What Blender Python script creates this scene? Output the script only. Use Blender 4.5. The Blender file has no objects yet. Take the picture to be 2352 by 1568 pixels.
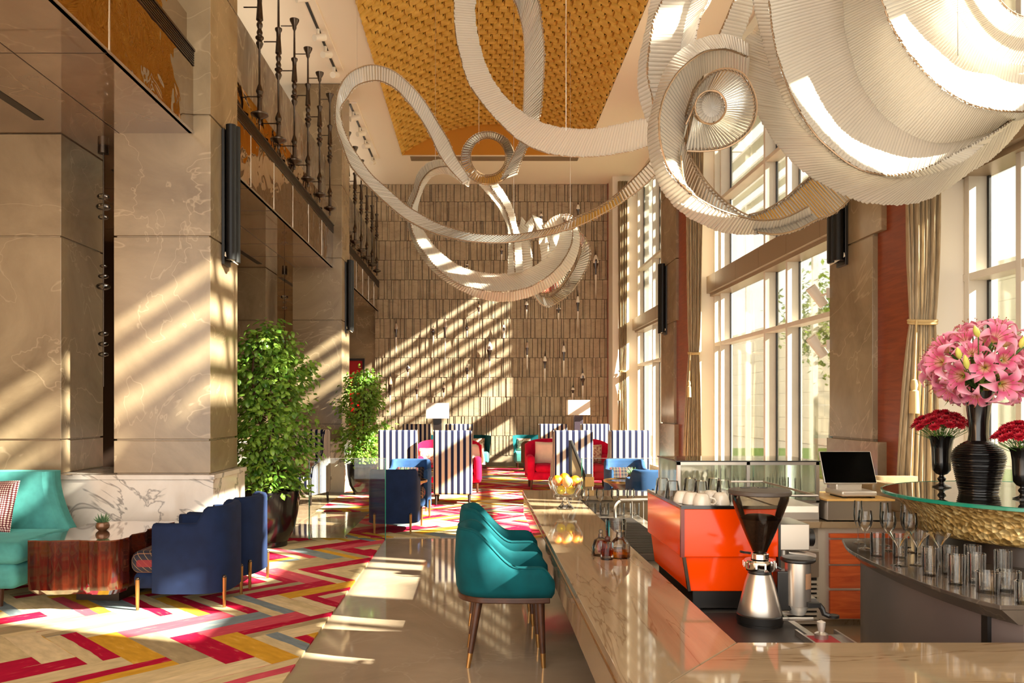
import bpy, math, random
from mathutils import Vector, Matrix
R = random.Random(7)
PI = math.pi
C = bpy.context.scene.collection
SC = bpy.context.scene

# ------------------------------------------------------------------ camera, sky, sun, exposure
EYE, F, VX, VY = 1.55, 1850.0, 1100.0, 935.0
cam_data = bpy.data.cameras.new('camera')
cam_data.sensor_width = 36.0
cam_data.lens = 36.0 * F / 2352
cam_data.shift_x = (1176 - VX) / 2352
cam_data.shift_y = (VY - 784) / 2352
cam_data.clip_end = 200
cam = bpy.data.objects.new('camera', cam_data)
C.objects.link(cam)
cam.location = (0, 0, EYE)
cam.rotation_euler = (PI / 2, 0, 0)
SC.camera = cam

world = bpy.data.worlds.new('sky')
SC.world = world
world.use_nodes = True
wn = world.node_tree
bg = wn.nodes['Background']
bg.inputs['Color'].default_value = (1.0, 0.955, 0.88, 1)
bg.inputs['Strength'].default_value = 2.7

sun_data = bpy.data.lights.new('sun', 'SUN')
sun_data.energy = 32.0
sun_data.color = (1.0, 0.925, 0.81)
sun_data.angle = math.radians(0.9)
sun = bpy.data.objects.new('sun', sun_data)
C.objects.link(sun)
SUN_DIR = Vector((-1.0, 0.33, -0.65)).normalized()
sun.rotation_euler = SUN_DIR.to_track_quat('-Z', 'Y').to_euler()
sun.location = (12, -4, 9)

def fill_strip(name, loc, size, energy, rot):  # added fill light, stands for no lamp in the room
    d_ = bpy.data.lights.new(name, 'AREA'); d_.shape = 'RECTANGLE'; d_.size, d_.size_y = size
    d_.energy = energy; d_.color = (1.0, 0.86, 0.66)
    o_ = bpy.data.objects.new(name, d_); C.objects.link(o_); o_.location = loc; o_.rotation_euler = rot
fill_strip('gallery_fill_light', (-3.3, 11.5, 6.0), (0.2, 6.0), 26, (0, PI - 0.5, 0))  # fill added to brighten ceiling and vault, no fitting here
fill_strip('gallery_fill_light', (-3.3, 18.4, 6.0), (0.2, 5.4), 24, (0, PI - 0.5, 0))  # second added fill, further along the gallery

SC.view_settings.view_transform = 'Standard'
SC.view_settings.look = 'None'
SC.view_settings.exposure = 0.68
SC.view_settings.gamma = 1.0
SC.view_settings.use_curve_mapping = False
try:
    SC.cycles.use_denoising = True
    SC.cycles.max_bounces = 10
    SC.cycles.diffuse_bounces = 5
    SC.cycles.glossy_bounces = 4
    SC.cycles.transmission_bounces = 6
    SC.cycles.transparent_max_bounces = 24
    SC.cycles.sample_clamp_indirect = 6.0
    SC.cycles.caustics_reflective = False
    SC.cycles.caustics_refractive = False
except Exception:
    pass

# ------------------------------------------------------------------ helpers
def lin(c):
    c = c / 255.0
    return c / 12.92 if c <= 0.04045 else ((c + 0.055) / 1.055) ** 2.4
def rgb(r, g, b):
    return (lin(r), lin(g), lin(b), 1.0)
def W(px, py, Y):
    """a point of the place seen at this place of the photograph, at depth Y"""
    return Vector(((px - VX) * Y / F, Y, EYE - (py - VY) * Y / F))
def onz(px, py, z):
    """a point on the level z"""
    Y = (EYE - z) * F / (py - VY)
    return Vector(((px - VX) * Y / F, Y, z))
def smooth01(t):
    t = max(0.0, min(1.0, t))
    return t * t * (3 - 2 * t)
def lerp(a, b, t):
    return a + (b - a) * t

class MB:
    def __init__(self):
        self.v = []; self.f = []
    def add(self, verts, faces):
        n = len(self.v)
        self.v += [tuple(p) for p in verts]
        self.f += [tuple(i + n for i in q) for q in faces]
        return self
    def box(self, x0, x1, y0, y1, z0, z1, M=None):
        vs = [Vector((x, y, z)) for z in (z0, z1) for y in (y0, y1) for x in (x0, x1)]
        if M is not None: vs = [M @ p for p in vs]
        return self.add(vs, [(0, 2, 3, 1), (4, 5, 7, 6), (0, 1, 5, 4), (2, 6, 7, 3), (0, 4, 6, 2), (1, 3, 7, 5)])
    def rbox(self, x0, x1, y0, y1, z0, z1, r=0.02, n=4, M=None):
        """a softly puffed box: superellipsoid rounded edges"""
        cx, cy, cz = (x0 + x1) / 2, (y0 + y1) / 2, (z0 + z1) / 2
        hx, hy, hz = (x1 - x0) / 2, (y1 - y0) / 2, (z1 - z0) / 2
        r = min(r, hx * 0.98, hy * 0.98, hz * 0.98)
        segs = []
        m = n
        ring = []
        for q, (sx, sy) in enumerate(((1, 1), (-1, 1), (-1, -1), (1, -1))):
            for i in range(m + 1):
                a = q * PI / 2 + i * PI / 2 / m
                ring.append((sx * (hx - r), sy * (hy - r), math.cos(a), math.sin(a)))
        rows = []
        for side in (-1, 1):
            rng = range(m + 1)
            for i in rng:
                b = (-PI / 2 + i * PI / 2 / m) if side < 0 else i * PI / 2 / m
                rows.append((side * (hz - r) + r * math.sin(b), r * math.cos(b)))
        vs = []; N = len(ring)
        for z, rr in rows:
            for ox, oy, ca, sa in ring:
                p = Vector((cx + ox + rr * ca, cy + oy + rr * sa, cz + z))
                vs.append(M @ p if M is not None else p)
        fs = []
        for j in range(len(rows) - 1):
            for i in range(N):
                a, b = j * N + i, j * N + (i + 1) % N
                fs.append((a, b, b + N, a + N))
        fs.append(tuple(range(N - 1, -1, -1)))
        fs.append(tuple((len(rows) - 1) * N + i for i in range(N)))
        return self.add(vs, fs)
    def lathe(self, prof, c=(0, 0, 0), seg=24, a0=0.0, a1=2 * PI, M=None, sx=1.0, sy=1.0):
        full = abs(a1 - a0 - 2 * PI) < 1e-6
        n = seg if full else seg + 1
        vs = []
        for r, z in prof:
            for i in range(n):
                a = a0 + (a1 - a0) * i / seg
                p = Vector((c[0] + sx * r * math.cos(a), c[1] + sy * r * math.sin(a), c[2] + z))
                vs.append(M @ p if M is not None else p)
        fs = []
        for j in range(len(prof) - 1):
            for i in range(seg):
                a = j * n + i; b = j * n + (i + 1) % n
                fs.append((a, b, b + n, a + n))
        return self.add(vs, fs)
    def tube(self, pts, r, seg=8, caps=True):
        pts = [Vector(p) for p in pts]
        n = len(pts)
        rad = r if isinstance(r, (list, tuple)) else [r] * n
        vs = []
        up = None
        for i, p in enumerate(pts):
            t = (pts[min(i + 1, n - 1)] - pts[max(i - 1, 0)])
            if t.length < 1e-9: t = Vector((0, 0, 1))
            t.normalize()
            if up is None:
                up = Vector((0, 0, 1)) if abs(t.z) < 0.9 else Vector((1, 0, 0))
            a = t.cross(up)
            if a.length < 1e-6: a = t.cross(Vector((0.3, 1, 0.2)))
            a.normalize(); b = a.cross(t); up = b
            for k in range(seg):
                w = 2 * PI * k / seg
                vs.append(p + (a * math.cos(w) + b * math.sin(w)) * rad[i])
        fs = []
        for i in range(n - 1):
            for k in range(seg):
                q, s = i * seg + k, i * seg + (k + 1) % seg
                fs.append((q, s, s + seg, q + seg))
        if caps:
            fs.append(tuple(range(seg - 1, -1, -1)))
            fs.append(tuple((n - 1) * seg + k for k in range(seg)))
        return self.add(vs, fs)
    def prism(self, poly, z0, z1):
        n = len(poly)
        vs = [(x, y, z0) for x, y in poly] + [(x, y, z1) for x, y in poly]
        fs = [tuple(range(n - 1, -1, -1)), tuple(range(n, 2 * n))]
        for i in range(n):
            j = (i + 1) % n
            fs.append((i, j, j + n, i + n))
        return self.add(vs, fs)
    def grid(self, nu, nv, fn, closed_u=False):
        vs = [fn(i / (nu - 1 if not closed_u else nu), j / (nv - 1)) for j in range(nv) for i in range(nu)]
        fs = []
        for j in range(nv - 1):
            for i in range(nu if closed_u else nu - 1):
                a = j * nu + i; b = j * nu + (i + 1) % nu
                fs.append((a, b, b + nu, a + nu))
        return self.add(vs, fs)
    def ball(self, c, r, seg=16, rows=10, sz=1.0):
        prof = [(max(1e-4, r * math.sin(PI * j / rows)), -r * sz * math.cos(PI * j / rows)) for j in range(rows + 1)]
        return self.lathe(prof, c, seg)

def obj(name, mb, mat, parent=None, smooth=35, bevel=None, solid=None, sub=0, loc=None):
    me = bpy.data.meshes.new(name)
    me.from_pydata(mb.v, [], mb.f)
    me.update()
    if mat is not None: me.materials.append(mat)
    o = bpy.data.objects.new(name, me)
    C.objects.link(o)
    if parent is not None: o.parent = parent
    if loc is not None: o.location = loc
    if smooth:
        for p in me.polygons: p.use_smooth = True
        try: me.set_sharp_from_angle(angle=math.radians(smooth))
        except Exception: pass
    if solid:
        m = o.modifiers.new('thickness', 'SOLIDIFY'); m.thickness = solid; m.offset = 0
    if bevel:
        m = o.modifiers.new('edges', 'BEVEL'); m.width = bevel; m.segments = 2
        m.limit_method = 'ANGLE'; m.angle_limit = math.radians(40)
    if sub:
        m = o.modifiers.new('round', 'SUBSURF'); m.levels = sub; m.render_levels = sub
    return o
def tag(o, label, cat, group=None, kind=None):
    o['label'] = label; o['category'] = cat
    if group: o['group'] = group
    if kind: o['kind'] = kind
    return o
def thing(name, label, cat, loc=(0, 0, 0), rz=0.0, group=None):
    o = bpy.data.objects.new(name, None)
    o.empty_display_size = 0.1
    C.objects.link(o)
    o.location = loc; o.rotation_euler = (0, 0, rz)
    return tag(o, label, cat, group)
def struct(name, mb, mat, parent=None, **k):
    o = obj(name, mb, mat, parent, **k)
    if parent is None: o['kind'] = 'structure'
    return o
KIDS = {}
def copy_tree(o, parent=None):
    c = o.copy(); C.objects.link(c)
    if parent is not None: c.parent = parent
    for ch in list(o.children): copy_tree(ch, c)
    return c
def dup(o, loc, rz=0.0, label=None, group=None, s=None):
    c = copy_tree(o)
    c.location = loc; c.rotation_euler = (0, 0, rz)
    if s: c.scale = (s, s, s)
    if label: c['label'] = label
    if group: c['group'] = group
    return c
def spline(pts, n):
    """Catmull-Rom through the points, n samples per span"""
    P = [Vector(p) for p in pts]
    out = []
    for i in range(len(P) - 1):
        p0 = P[i - 1] if i > 0 else P[0] * 2 - P[1]
        p1, p2 = P[i], P[i + 1]
        p3 = P[i + 2] if i + 2 < len(P) else P[-1] * 2 - P[-2]
        for k in range(n):
            t = k / n
            out.append(0.5 * ((2 * p1) + (p2 - p0) * t + (2 * p0 - 5 * p1 + 4 * p2 - p3) * t * t + (3 * p1 - p0 - 3 * p2 + p3) * t ** 3))
    out.append(P[-1])
    return out
def resample(pts, n):
    L = [0.0]
    for a, b in zip(pts, pts[1:]): L.append(L[-1] + (b - a).length)
    out = []; k = 0
    for i in range(n):
        s = L[-1] * i / (n - 1)
        while k < len(L) - 2 and L[k + 1] < s: k += 1
        d = L[k + 1] - L[k]
        out.append(pts[k].lerp(pts[k + 1], 0 if d < 1e-9 else (s - L[k]) / d))
    return out

# ------------------------------------------------------------------ materials
class NT:
    def __init__(self, name):
        self.m = bpy.data.materials.new(name)
        self.m.use_nodes = True
        self.t = self.m.node_tree
        self.b = self.t.nodes['Principled BSDF']
        self.out = self.t.nodes['Material Output']
    def n(self, kind, **k):
        x = self.t.nodes.new(kind)
        for a, b in k.items(): setattr(x, a, b)
        return x
    def link(self, a, b): self.t.links.new(a, b)
    def set(self, **k):
        for a, b in k.items():
            self.b.inputs[a.replace('_', ' ')].default_value = b
    def math(self, op, a, b=None, c=None):
        x = self.n('ShaderNodeMath', operation=op)
        for i, q in enumerate((a, b, c)):
            if q is None: continue
            if isinstance(q, (int, float)): x.inputs[i].default_value = q
            else: self.link(q, x.inputs[i])
        return x.outputs[0]
    def ramp(self, fac, stops, interp='LINEAR'):
        x = self.n('ShaderNodeValToRGB')
        x.color_ramp.interpolation = interp
        e = x.color_ramp.elements
        while len(e) < len(stops): e.new(0.5)
        for i, (p, c) in enumerate(stops):
            e[i].position = p; e[i].color = c
        self.link(fac, x.inputs[0])
        return x.outputs[0]
    def mix(self, fac, a, b, mode='MIX'):
        x = self.n('ShaderNodeMix', data_type='RGBA', blend_type=mode)
        for s, q in ((x.inputs[0], fac), (x.inputs[6], a), (x.inputs[7], b)):
            if isinstance(q, (int, float, tuple)): s.default_value = q
            else: self.link(q, s)
        return x.outputs[2]
    def coord(self, which='Object', scale=(1, 1, 1), rot=(0, 0, 0), loc=(0, 0, 0)):
        tc = self.n('ShaderNodeTexCoord')
        mp = self.n('ShaderNodeMapping')
        mp.inputs['Scale'].default_value = scale
        mp.inputs['Rotation'].default_value = rot
        mp.inputs['Location'].default_value = loc
        self.link(tc.outputs[which], mp.inputs['Vector'])
        return mp.outputs[0]
    def noise(self, vec, scale=5, detail=4, rough=0.5, dist=0.0):
        x = self.n('ShaderNodeTexNoise')
        x.inputs['Scale'].default_value = scale
        x.inputs['Detail'].default_value = detail
        x.inputs['Roughness'].default_value = rough
        x.inputs['Distortion'].default_value = dist
        self.link(vec, x.inputs['Vector'])
        return x
    def bump(self, h, strength=0.2, dist=0.01):
        x = self.n('ShaderNodeBump')
        x.inputs['Strength'].default_value = strength
        x.inputs['Distance'].default_value = dist
        self.link(h, x.inputs['Height'])
        self.link(x.outputs[0], self.b.inputs['Normal'])

def plain(name, col, rough=0.5, metal=0.0, sheen=0.0, coat=0.0, spec=0.5, var=0.0, vscale=6.0):
    t = NT(name)
    t.set(Base_Color=col, Roughness=rough, Metallic=metal)
    t.b.inputs['Specular IOR Level'].default_value = spec
    if sheen:
        t.b.inputs['Sheen Weight'].default_value = sheen
        t.b.inputs['Sheen Roughness'].default_value = 0.4
        t.b.inputs['Sheen Tint'].default_value = tuple(min(1, c * 2 + 0.15) for c in col[:3]) + (1,)
    if coat: t.b.inputs['Coat Weight'].default_value = coat
    if var:
        nz = t.noise(t.coord(), vscale, 3).outputs['Fac']
        d = tuple(c * (1 - var) for c in col[:3]) + (1,)
        l = tuple(min(1, c * (1 + var)) for c in col[:3]) + (1,)
        t.link(t.ramp(nz, [(0.35, d), (0.65, l)]), t.b.inputs['Base Color'])
    return t.m

def velvet(name, col, sheen=0.35):
    t = NT(name)
    v = t.coord()
    nz = t.noise(v, 9, 3).outputs['Fac']
    d = tuple(c * 0.82 for c in col[:3]) + (1,); l = tuple(min(1, c * 1.18) for c in col[:3]) + (1,)
    t.link(t.ramp(nz, [(0.3, d), (0.7, l)]), t.b.inputs['Base Color'])
    t.set(Roughness=0.85)
    t.b.inputs['Specular IOR Level'].default_value = 0.2
    t.b.inputs['Sheen Weight'].default_value = sheen
    t.b.inputs['Sheen Roughness'].default_value = 0.35
    t.b.inputs['Sheen Tint'].default_value = tuple(min(1, c * 2.5 + 0.1) for c in col[:3]) + (1,)
    fine = t.noise(v, 400, 1).outputs['Fac']
    t.bump(fine, 0.15, 0.001)
    return t.m

def stone(name, dark, light, vein, rough=0.25, scale=1.4, vein_w=0.02, vein_amt=0.5, stretch=(1, 1, 1), bump=0.0, coat=0.0):
    t = NT(name)
    v = t.coord(scale=stretch)
    nz = t.noise(v, scale, 8, 0.62, 0.6).outputs['Fac']
    base = t.ramp(nz, [(0.3, dark), (0.7, light)])
    n2 = t.noise(v, scale * 0.9, 4, 0.55, 1.2).outputs['Fac']
    ridge = t.math('ABSOLUTE', t.math('SUBTRACT', n2, 0.5))
    msk = t.ramp(ridge, [(0.0, (vein_amt,) * 3 + (1,)), (vein_w, (0, 0, 0, 1))])
    col = t.mix(msk, base, vein)
    t.link(col, t.b.inputs['Base Color'])
    t.set(Roughness=rough)
    if coat: t.b.inputs['Coat Weight'].default_value = coat
    return t.m

def thin_glass(name, tint=(0.97, 0.99, 0.97, 1), gloss=1.0, edge=0.5, edge_col=(0.85, 0.9, 0.85, 1)):
    """clear sheet or drinking glass: see-through, mirror-like at grazing angles, milky rim"""
    t = NT(name)
    tr = t.n('ShaderNodeBsdfTransparent'); tr.inputs[0].default_value = tint
    gl = t.n('ShaderNodeBsdfGlossy'); gl.inputs['Roughness'].default_value = 0.02
    fr = t.n('ShaderNodeFresnel'); fr.inputs[0].default_value = 1.45
    lw = t.n('ShaderNodeLayerWeight'); lw.inputs[0].default_value = 0.35
    df = t.n('ShaderNodeBsdfTranslucent'); df.inputs[0].default_value = edge_col
    m1 = t.n('ShaderNodeMixShader'); m2 = t.n('ShaderNodeMixShader')
    t.link(t.math('MULTIPLY', fr.outputs[0], gloss), m1.inputs[0])
    t.link(tr.outputs[0], m1.inputs[1]); t.link(gl.outputs[0], m1.inputs[2])
    t.link(t.math('MULTIPLY', t.math('POWER', lw.outputs['Facing'], 3.0), edge), m2.inputs[0])
    t.link(m1.outputs[0], m2.inputs[1]); t.link(df.outputs[0], m2.inputs[2])
    t.link(m2.outputs[0], t.out.inputs['Surface'])
    return t.m

M = {}
M['marble_brown'] = stone('brown marble', rgb(118, 99, 75), rgb(164, 144, 114), rgb(200, 178, 146), 0.22, 0.9, 0.006, 0.4)
M['marble_soffit'] = stone('polished brown marble', rgb(120, 98, 78), rgb(150, 125, 100), rgb(180, 156, 126), 0.05, 0.9, 0.006, 0.3, coat=1.0)
M['calacatta'] = stone('white veined marble', rgb(205, 192, 178), rgb(228, 219, 208), rgb(112, 104, 98), 0.15, 1.6, 0.022, 0.8)
M['grey_stone'] = stone('grey veined slabs', rgb(96, 88, 78), rgb(140, 128, 114), rgb(180, 168, 150), 0.2, 2.2, 0.03, 0.5, (1, 1, 0.35))
M['floor'] = stone('polished greige floor', rgb(142, 124, 102), rgb(176, 156, 132), rgb(188, 170, 148), 0.05, 0.8, 0.008, 0.3)
M['floor_tile'] = stone('polished taupe floor tiles', rgb(120, 100, 80), rgb(150, 128, 104), rgb(180, 160, 136), 0.07, 1.3, 0.02, 0.4)
M['bar_stone'] = stone('beige bar stone', rgb(140, 119, 92), rgb(172, 150, 120), rgb(112, 84, 54), 0.05, 1.5, 0.012, 0.7, (3.2, 0.35, 1))
M['bar_stone_cross'] = stone('beige bar stone grain across', rgb(140, 119, 92), rgb(172, 150, 120), rgb(112, 84, 54), 0.05, 1.5, 0.012, 0.7, (0.35, 3.2, 1))
M['dark_stone'] = stone('dark grey stone', rgb(62, 54, 48), rgb(92, 82, 72), rgb(130, 116, 100), 0.12, 2.0, 0.012, 0.4)
M['dark_panel'] = plain('dark steel panel', rgb(126, 114, 110), 0.35, 0.35, var=0.08, vscale=2)
M['white'] = plain('warm white paint', rgb(232, 222, 206), 0.6)
M['ceiling'] = plain('ceiling paint', rgb(238, 226, 208), 0.7)
M['frame'] = plain('champagne aluminium frame', rgb(206, 198, 184), 0.4, 0.0, var=0.03)
M['beam'] = plain('bronze grey cladding', rgb(150, 130, 106), 0.35, 0.35)
M['pane'] = thin_glass('window glass', (0.95, 0.97, 0.94, 1), 0.8, 0.0)
M['glass'] = thin_glass('drinking glass', (0.975, 0.975, 0.965, 1), 1.2, 0.28, (0.97, 0.96, 0.94, 1))
M['rib'] = thin_glass('cut glass ribs', (0.96, 0.96, 0.95, 1), 1.6, 0.75, (1.0, 0.99, 0.97, 1))
M['rail_glass'] = thin_glass('rail glass', (0.93, 0.96, 0.93, 1), 0.9, 0.0)
M['smoke_glass'] = thin_glass('smoked hopper plastic', (0.80, 0.72, 0.62, 1), 1.0, 0.35, (0.5, 0.42, 0.33, 1))
M['glass_edge'] = plain('green glass edge', rgb(30, 130, 105), 0.1)
M['teal'] = velvet('teal velvet', rgb(0, 72, 78), 0.15)
M['teal_light'] = velvet('turquoise velvet', rgb(74, 146, 142))
M['blue'] = velvet('navy velvet', rgb(20, 34, 64), 0.12)
M['blue_mid'] = velvet('blue velvet', rgb(44, 74, 116), 0.2)
M['crimson'] = velvet('crimson velvet', rgb(196, 10, 58), 0.25)
M['brown_fabric'] = velvet('brown fabric', rgb(84, 60, 42), 0.2)
M['wood_dark'] = plain('dark walnut', rgb(70, 40, 24), 0.35, var=0.25, vscale=14)
M['wood_black'] = plain('black stained wood', rgb(34, 24, 20), 0.35)
M['brass'] = plain('brass', rgb(184, 140, 84), 0.28, 0.9)
M['bronze'] = plain('dark bronze', rgb(78, 66, 56), 0.32, 0.85, var=0.15, vscale=20)
M['steel'] = plain('brushed steel', rgb(196, 188, 178), 0.28, 0.9)
M['steel_pale'] = plain('pale steel sheet', rgb(214, 206, 194), 0.35, 0.5)  # paler, rougher, less metallic than the brushed steel
M['chrome'] = plain('chrome', rgb(225, 222, 216), 0.08, 1.0)
M['black'] = plain('black plastic', rgb(26, 23, 21), 0.35)
M['black_gloss'] = plain('black lacquer', rgb(16, 13, 12), 0.16, coat=0.15)
M['sconce_black'] = plain('sconce black metal', rgb(13, 11, 10), 0.45, spec=0.3)
M['screen'] = plain('switched off screen', rgb(1, 1, 1), 0.12, spec=0.08)
M['orange'] = plain('orange lacquer', rgb(232, 66, 2), 0.12, coat=0.08, spec=0.35)
M['porcelain'] = plain('porcelain', rgb(208, 196, 178), 0.2, coat=0.3)
M['lampshade'] = plain('pink white lampshade', rgb(240, 222, 206), 0.8)
M['milky'] = plain('milky lamp glass', rgb(236, 222, 196), 0.3)
M['soil'] = plain('soil', rgb(96, 74, 46), 0.9, var=0.4, vscale=30)
M['orange_fruit'] = plain('orange peel', rgb(240, 140, 20), 0.4)
M['peach_fruit'] = plain('apricot peel', rgb(244, 186, 110), 0.45)
M['lemon'] = plain('lemon peel', rgb(236, 214, 20), 0.4)
M['amber'] = thin_glass('amber liquor', (0.95, 0.55, 0.14, 1), 0.6, 0.9, rgb(236, 140, 40))
M['red_amber'] = thin_glass('red bitters', (0.75, 0.24, 0.06, 1), 0.6, 0.9, rgb(170, 60, 20))
M['beans'] = plain('coffee beans', rgb(46, 28, 18), 0.45, var=0.5, vscale=90)
M['red_door'] = plain('red lacquer', rgb(170, 12, 10), 0.3)
M['curtain'] = plain('oatmeal curtain', rgb(188, 168, 136), 0.9, var=0.12, vscale=5)
M['rope'] = plain('gold rope', rgb(190, 160, 108), 0.7)
M['asphalt_mat'] = plain('black rubber mat', rgb(40, 35, 32), 0.45)
M['dark_room'] = plain('dark panelling', rgb(52, 36, 27), 0.5)
M['warm_room'] = plain('tan plaster', rgb(196, 160, 126), 0.8)
M['pave'] = plain('pale paving', rgb(214, 202, 180), 0.8, var=0.06)
M['lawn'] = plain('lawn', rgb(112, 150, 50), 0.9, var=0.3, vscale=8)
M['facade'] = plain('pale stone facade', rgb(236, 222, 196), 0.8, var=0.05, vscale=1)
M['tan_board'] = plain('tan sign panel', rgb(150, 126, 88), 0.5)
M['pineapple_pot'] = plain('bronze glazed pot', rgb(120, 84, 58), 0.25, 0.3)
M['stem'] = plain('flower stem', rgb(70, 110, 42), 0.6)
M['red_flower'] = plain('red petals', rgb(178, 16, 40), 0.6, var=0.3, vscale=60)
M['saffron'] = plain('stamen', rgb(150, 92, 50), 0.7)
M['jewel'] = plain('striped art glass', rgb(150, 120, 92), 0.1, 0.2)
M['timber_top'] = plain('pale oak', rgb(226, 180, 104), 0.4, var=0.1)

def mat_wood(name, a, b, rough, stretch, coat=0.0, scale=3.0):
    t = NT(name)
    v = t.coord(scale=stretch)
    nz = t.noise(v, scale, 6, 0.6, 0.8).outputs['Fac']
    t.link(t.ramp(nz, [(0.32, a), (0.68, b)]), t.b.inputs['Base Color'])
    t.set(Roughness=rough)
    if coat: t.b.inputs['Coat Weight'].default_value = coat; t.b.inputs['Coat Roughness'].default_value = 0.04
    return t.m
M['cherry'] = mat_wood('cherry veneer', rgb(116, 44, 16), rgb(150, 66, 28), 0.35, (1, 1, 9))
M['cherry_grain'] = mat_wood('cherry drawer veneer', rgb(190, 70, 22), rgb(226, 108, 50), 0.4, (1, 1, 9))
M['rosewood'] = mat_wood('rosewood lacquer', rgb(22, 9, 5), rgb(84, 28, 12), 0.12, (9, 9, 0.25), 1.0, 2.2)
M['rosewood_top'] = mat_wood('rosewood top lacquer', rgb(64, 32, 20), rgb(104, 58, 38), 0.08, (1.2, 5, 1), 1.0, 2.0)

def mat_stripes():
    t = NT('navy and cream stripes')
    tc = t.n('ShaderNodeTexCoord'); sp = t.n('ShaderNodeSeparateXYZ')
    t.link(tc.outputs['Object'], sp.inputs[0])
    sn = t.n('ShaderNodeSeparateXYZ'); t.link(tc.outputs['Normal'], sn.inputs[0])
    side = t.math('GREATER_THAN', t.math('ABSOLUTE', sn.outputs[0]), 0.7)
    cx = t.math('DIVIDE', sp.outputs[0], 0.096); cy = t.math('DIVIDE', sp.outputs[1], 0.05)
    c = t.math('ADD', t.math('MULTIPLY', t.math('SUBTRACT', 1.0, side), cx), t.math('MULTIPLY', side, cy))
    f = t.math('FRACT', t.math('ADD', c, 100.29))
    col = t.ramp(f, [(0.0, rgb(27, 31, 60)), (0.48, rgb(206, 193, 174))], 'CONSTANT')
    t.link(col, t.b.inputs['Base Color'])
    t.set(Roughness=0.85); t.b.inputs['Specular IOR Level'].default_value = 0.2
    return t.m
M['stripes'] = mat_stripes()

def mat_plaid():
    t = NT('plaid weave')
    tc = t.n('ShaderNodeTexCoord'); sp = t.n('ShaderNodeSeparateXYZ')
    t.link(tc.outputs['Object'], sp.inputs[0])
    def line(s, per, w):
        f = t.math('FRACT', t.math('ADD', t.math('DIVIDE', s, per), 50.2))
        return t.math('LESS_THAN', f, w)
    u = t.math('ADD', sp.outputs[0], 0.0); v = t.math('ADD', sp.outputs[2], sp.outputs[1])
    c = t.mix(line(u, 0.045, 0.10), rgb(34, 32, 44), rgb(150, 104, 76))
    c = t.mix(t.math('MULTIPLY', line(v, 0.05, 0.10), 0.7), c, rgb(160, 130, 90))
    c = t.mix(t.math('MULTIPLY', line(u, 0.135, 0.10), 0.8), c, rgb(120, 34, 40))
    t.link(c, t.b.inputs['Base Color']); t.set(Roughness=0.9)
    return t.m
M['plaid'] = mat_plaid()

def mat_dots():
    t = NT('wine and white diamond weave')
    tc = t.n('ShaderNodeTexCoord'); sp = t.n('ShaderNodeSeparateXYZ')
    t.link(tc.outputs['Object'], sp.inputs[0])
    k = 2 * PI / 0.036
    a = t.math('SINE', t.math('MULTIPLY', t.math('ADD', sp.outputs[0], sp.outputs[2]), k))
    b = t.math('SINE', t.math('MULTIPLY', t.math('SUBTRACT', sp.outputs[0], sp.outputs[2]), k))
    t.link(t.ramp(t.math('MULTIPLY', a, b), [(0.05, rgb(96, 26, 36)), (0.2, rgb(232, 210, 196))]), t.b.inputs['Base Color'])
    t.set(Roughness=0.9)
    return t.m
M['dots'] = mat_dots()
M['cushion_cream'] = plain('cream cushion', rgb(240, 218, 198), 0.8, sheen=0.2, var=0.05, vscale=10)
def mat_print():
    t = NT('cream cushion with rosy print')
    v = t.coord()
    nz = t.noise(v, 22, 3).outputs['Fac']
    t.link(t.ramp(nz, [(0.50, rgb(226, 206, 176)), (0.56, rgb(178, 120, 110))]), t.b.inputs['Base Color'])
    t.set(Roughness=0.9)
    return t.m
M['print'] = mat_print()

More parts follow.
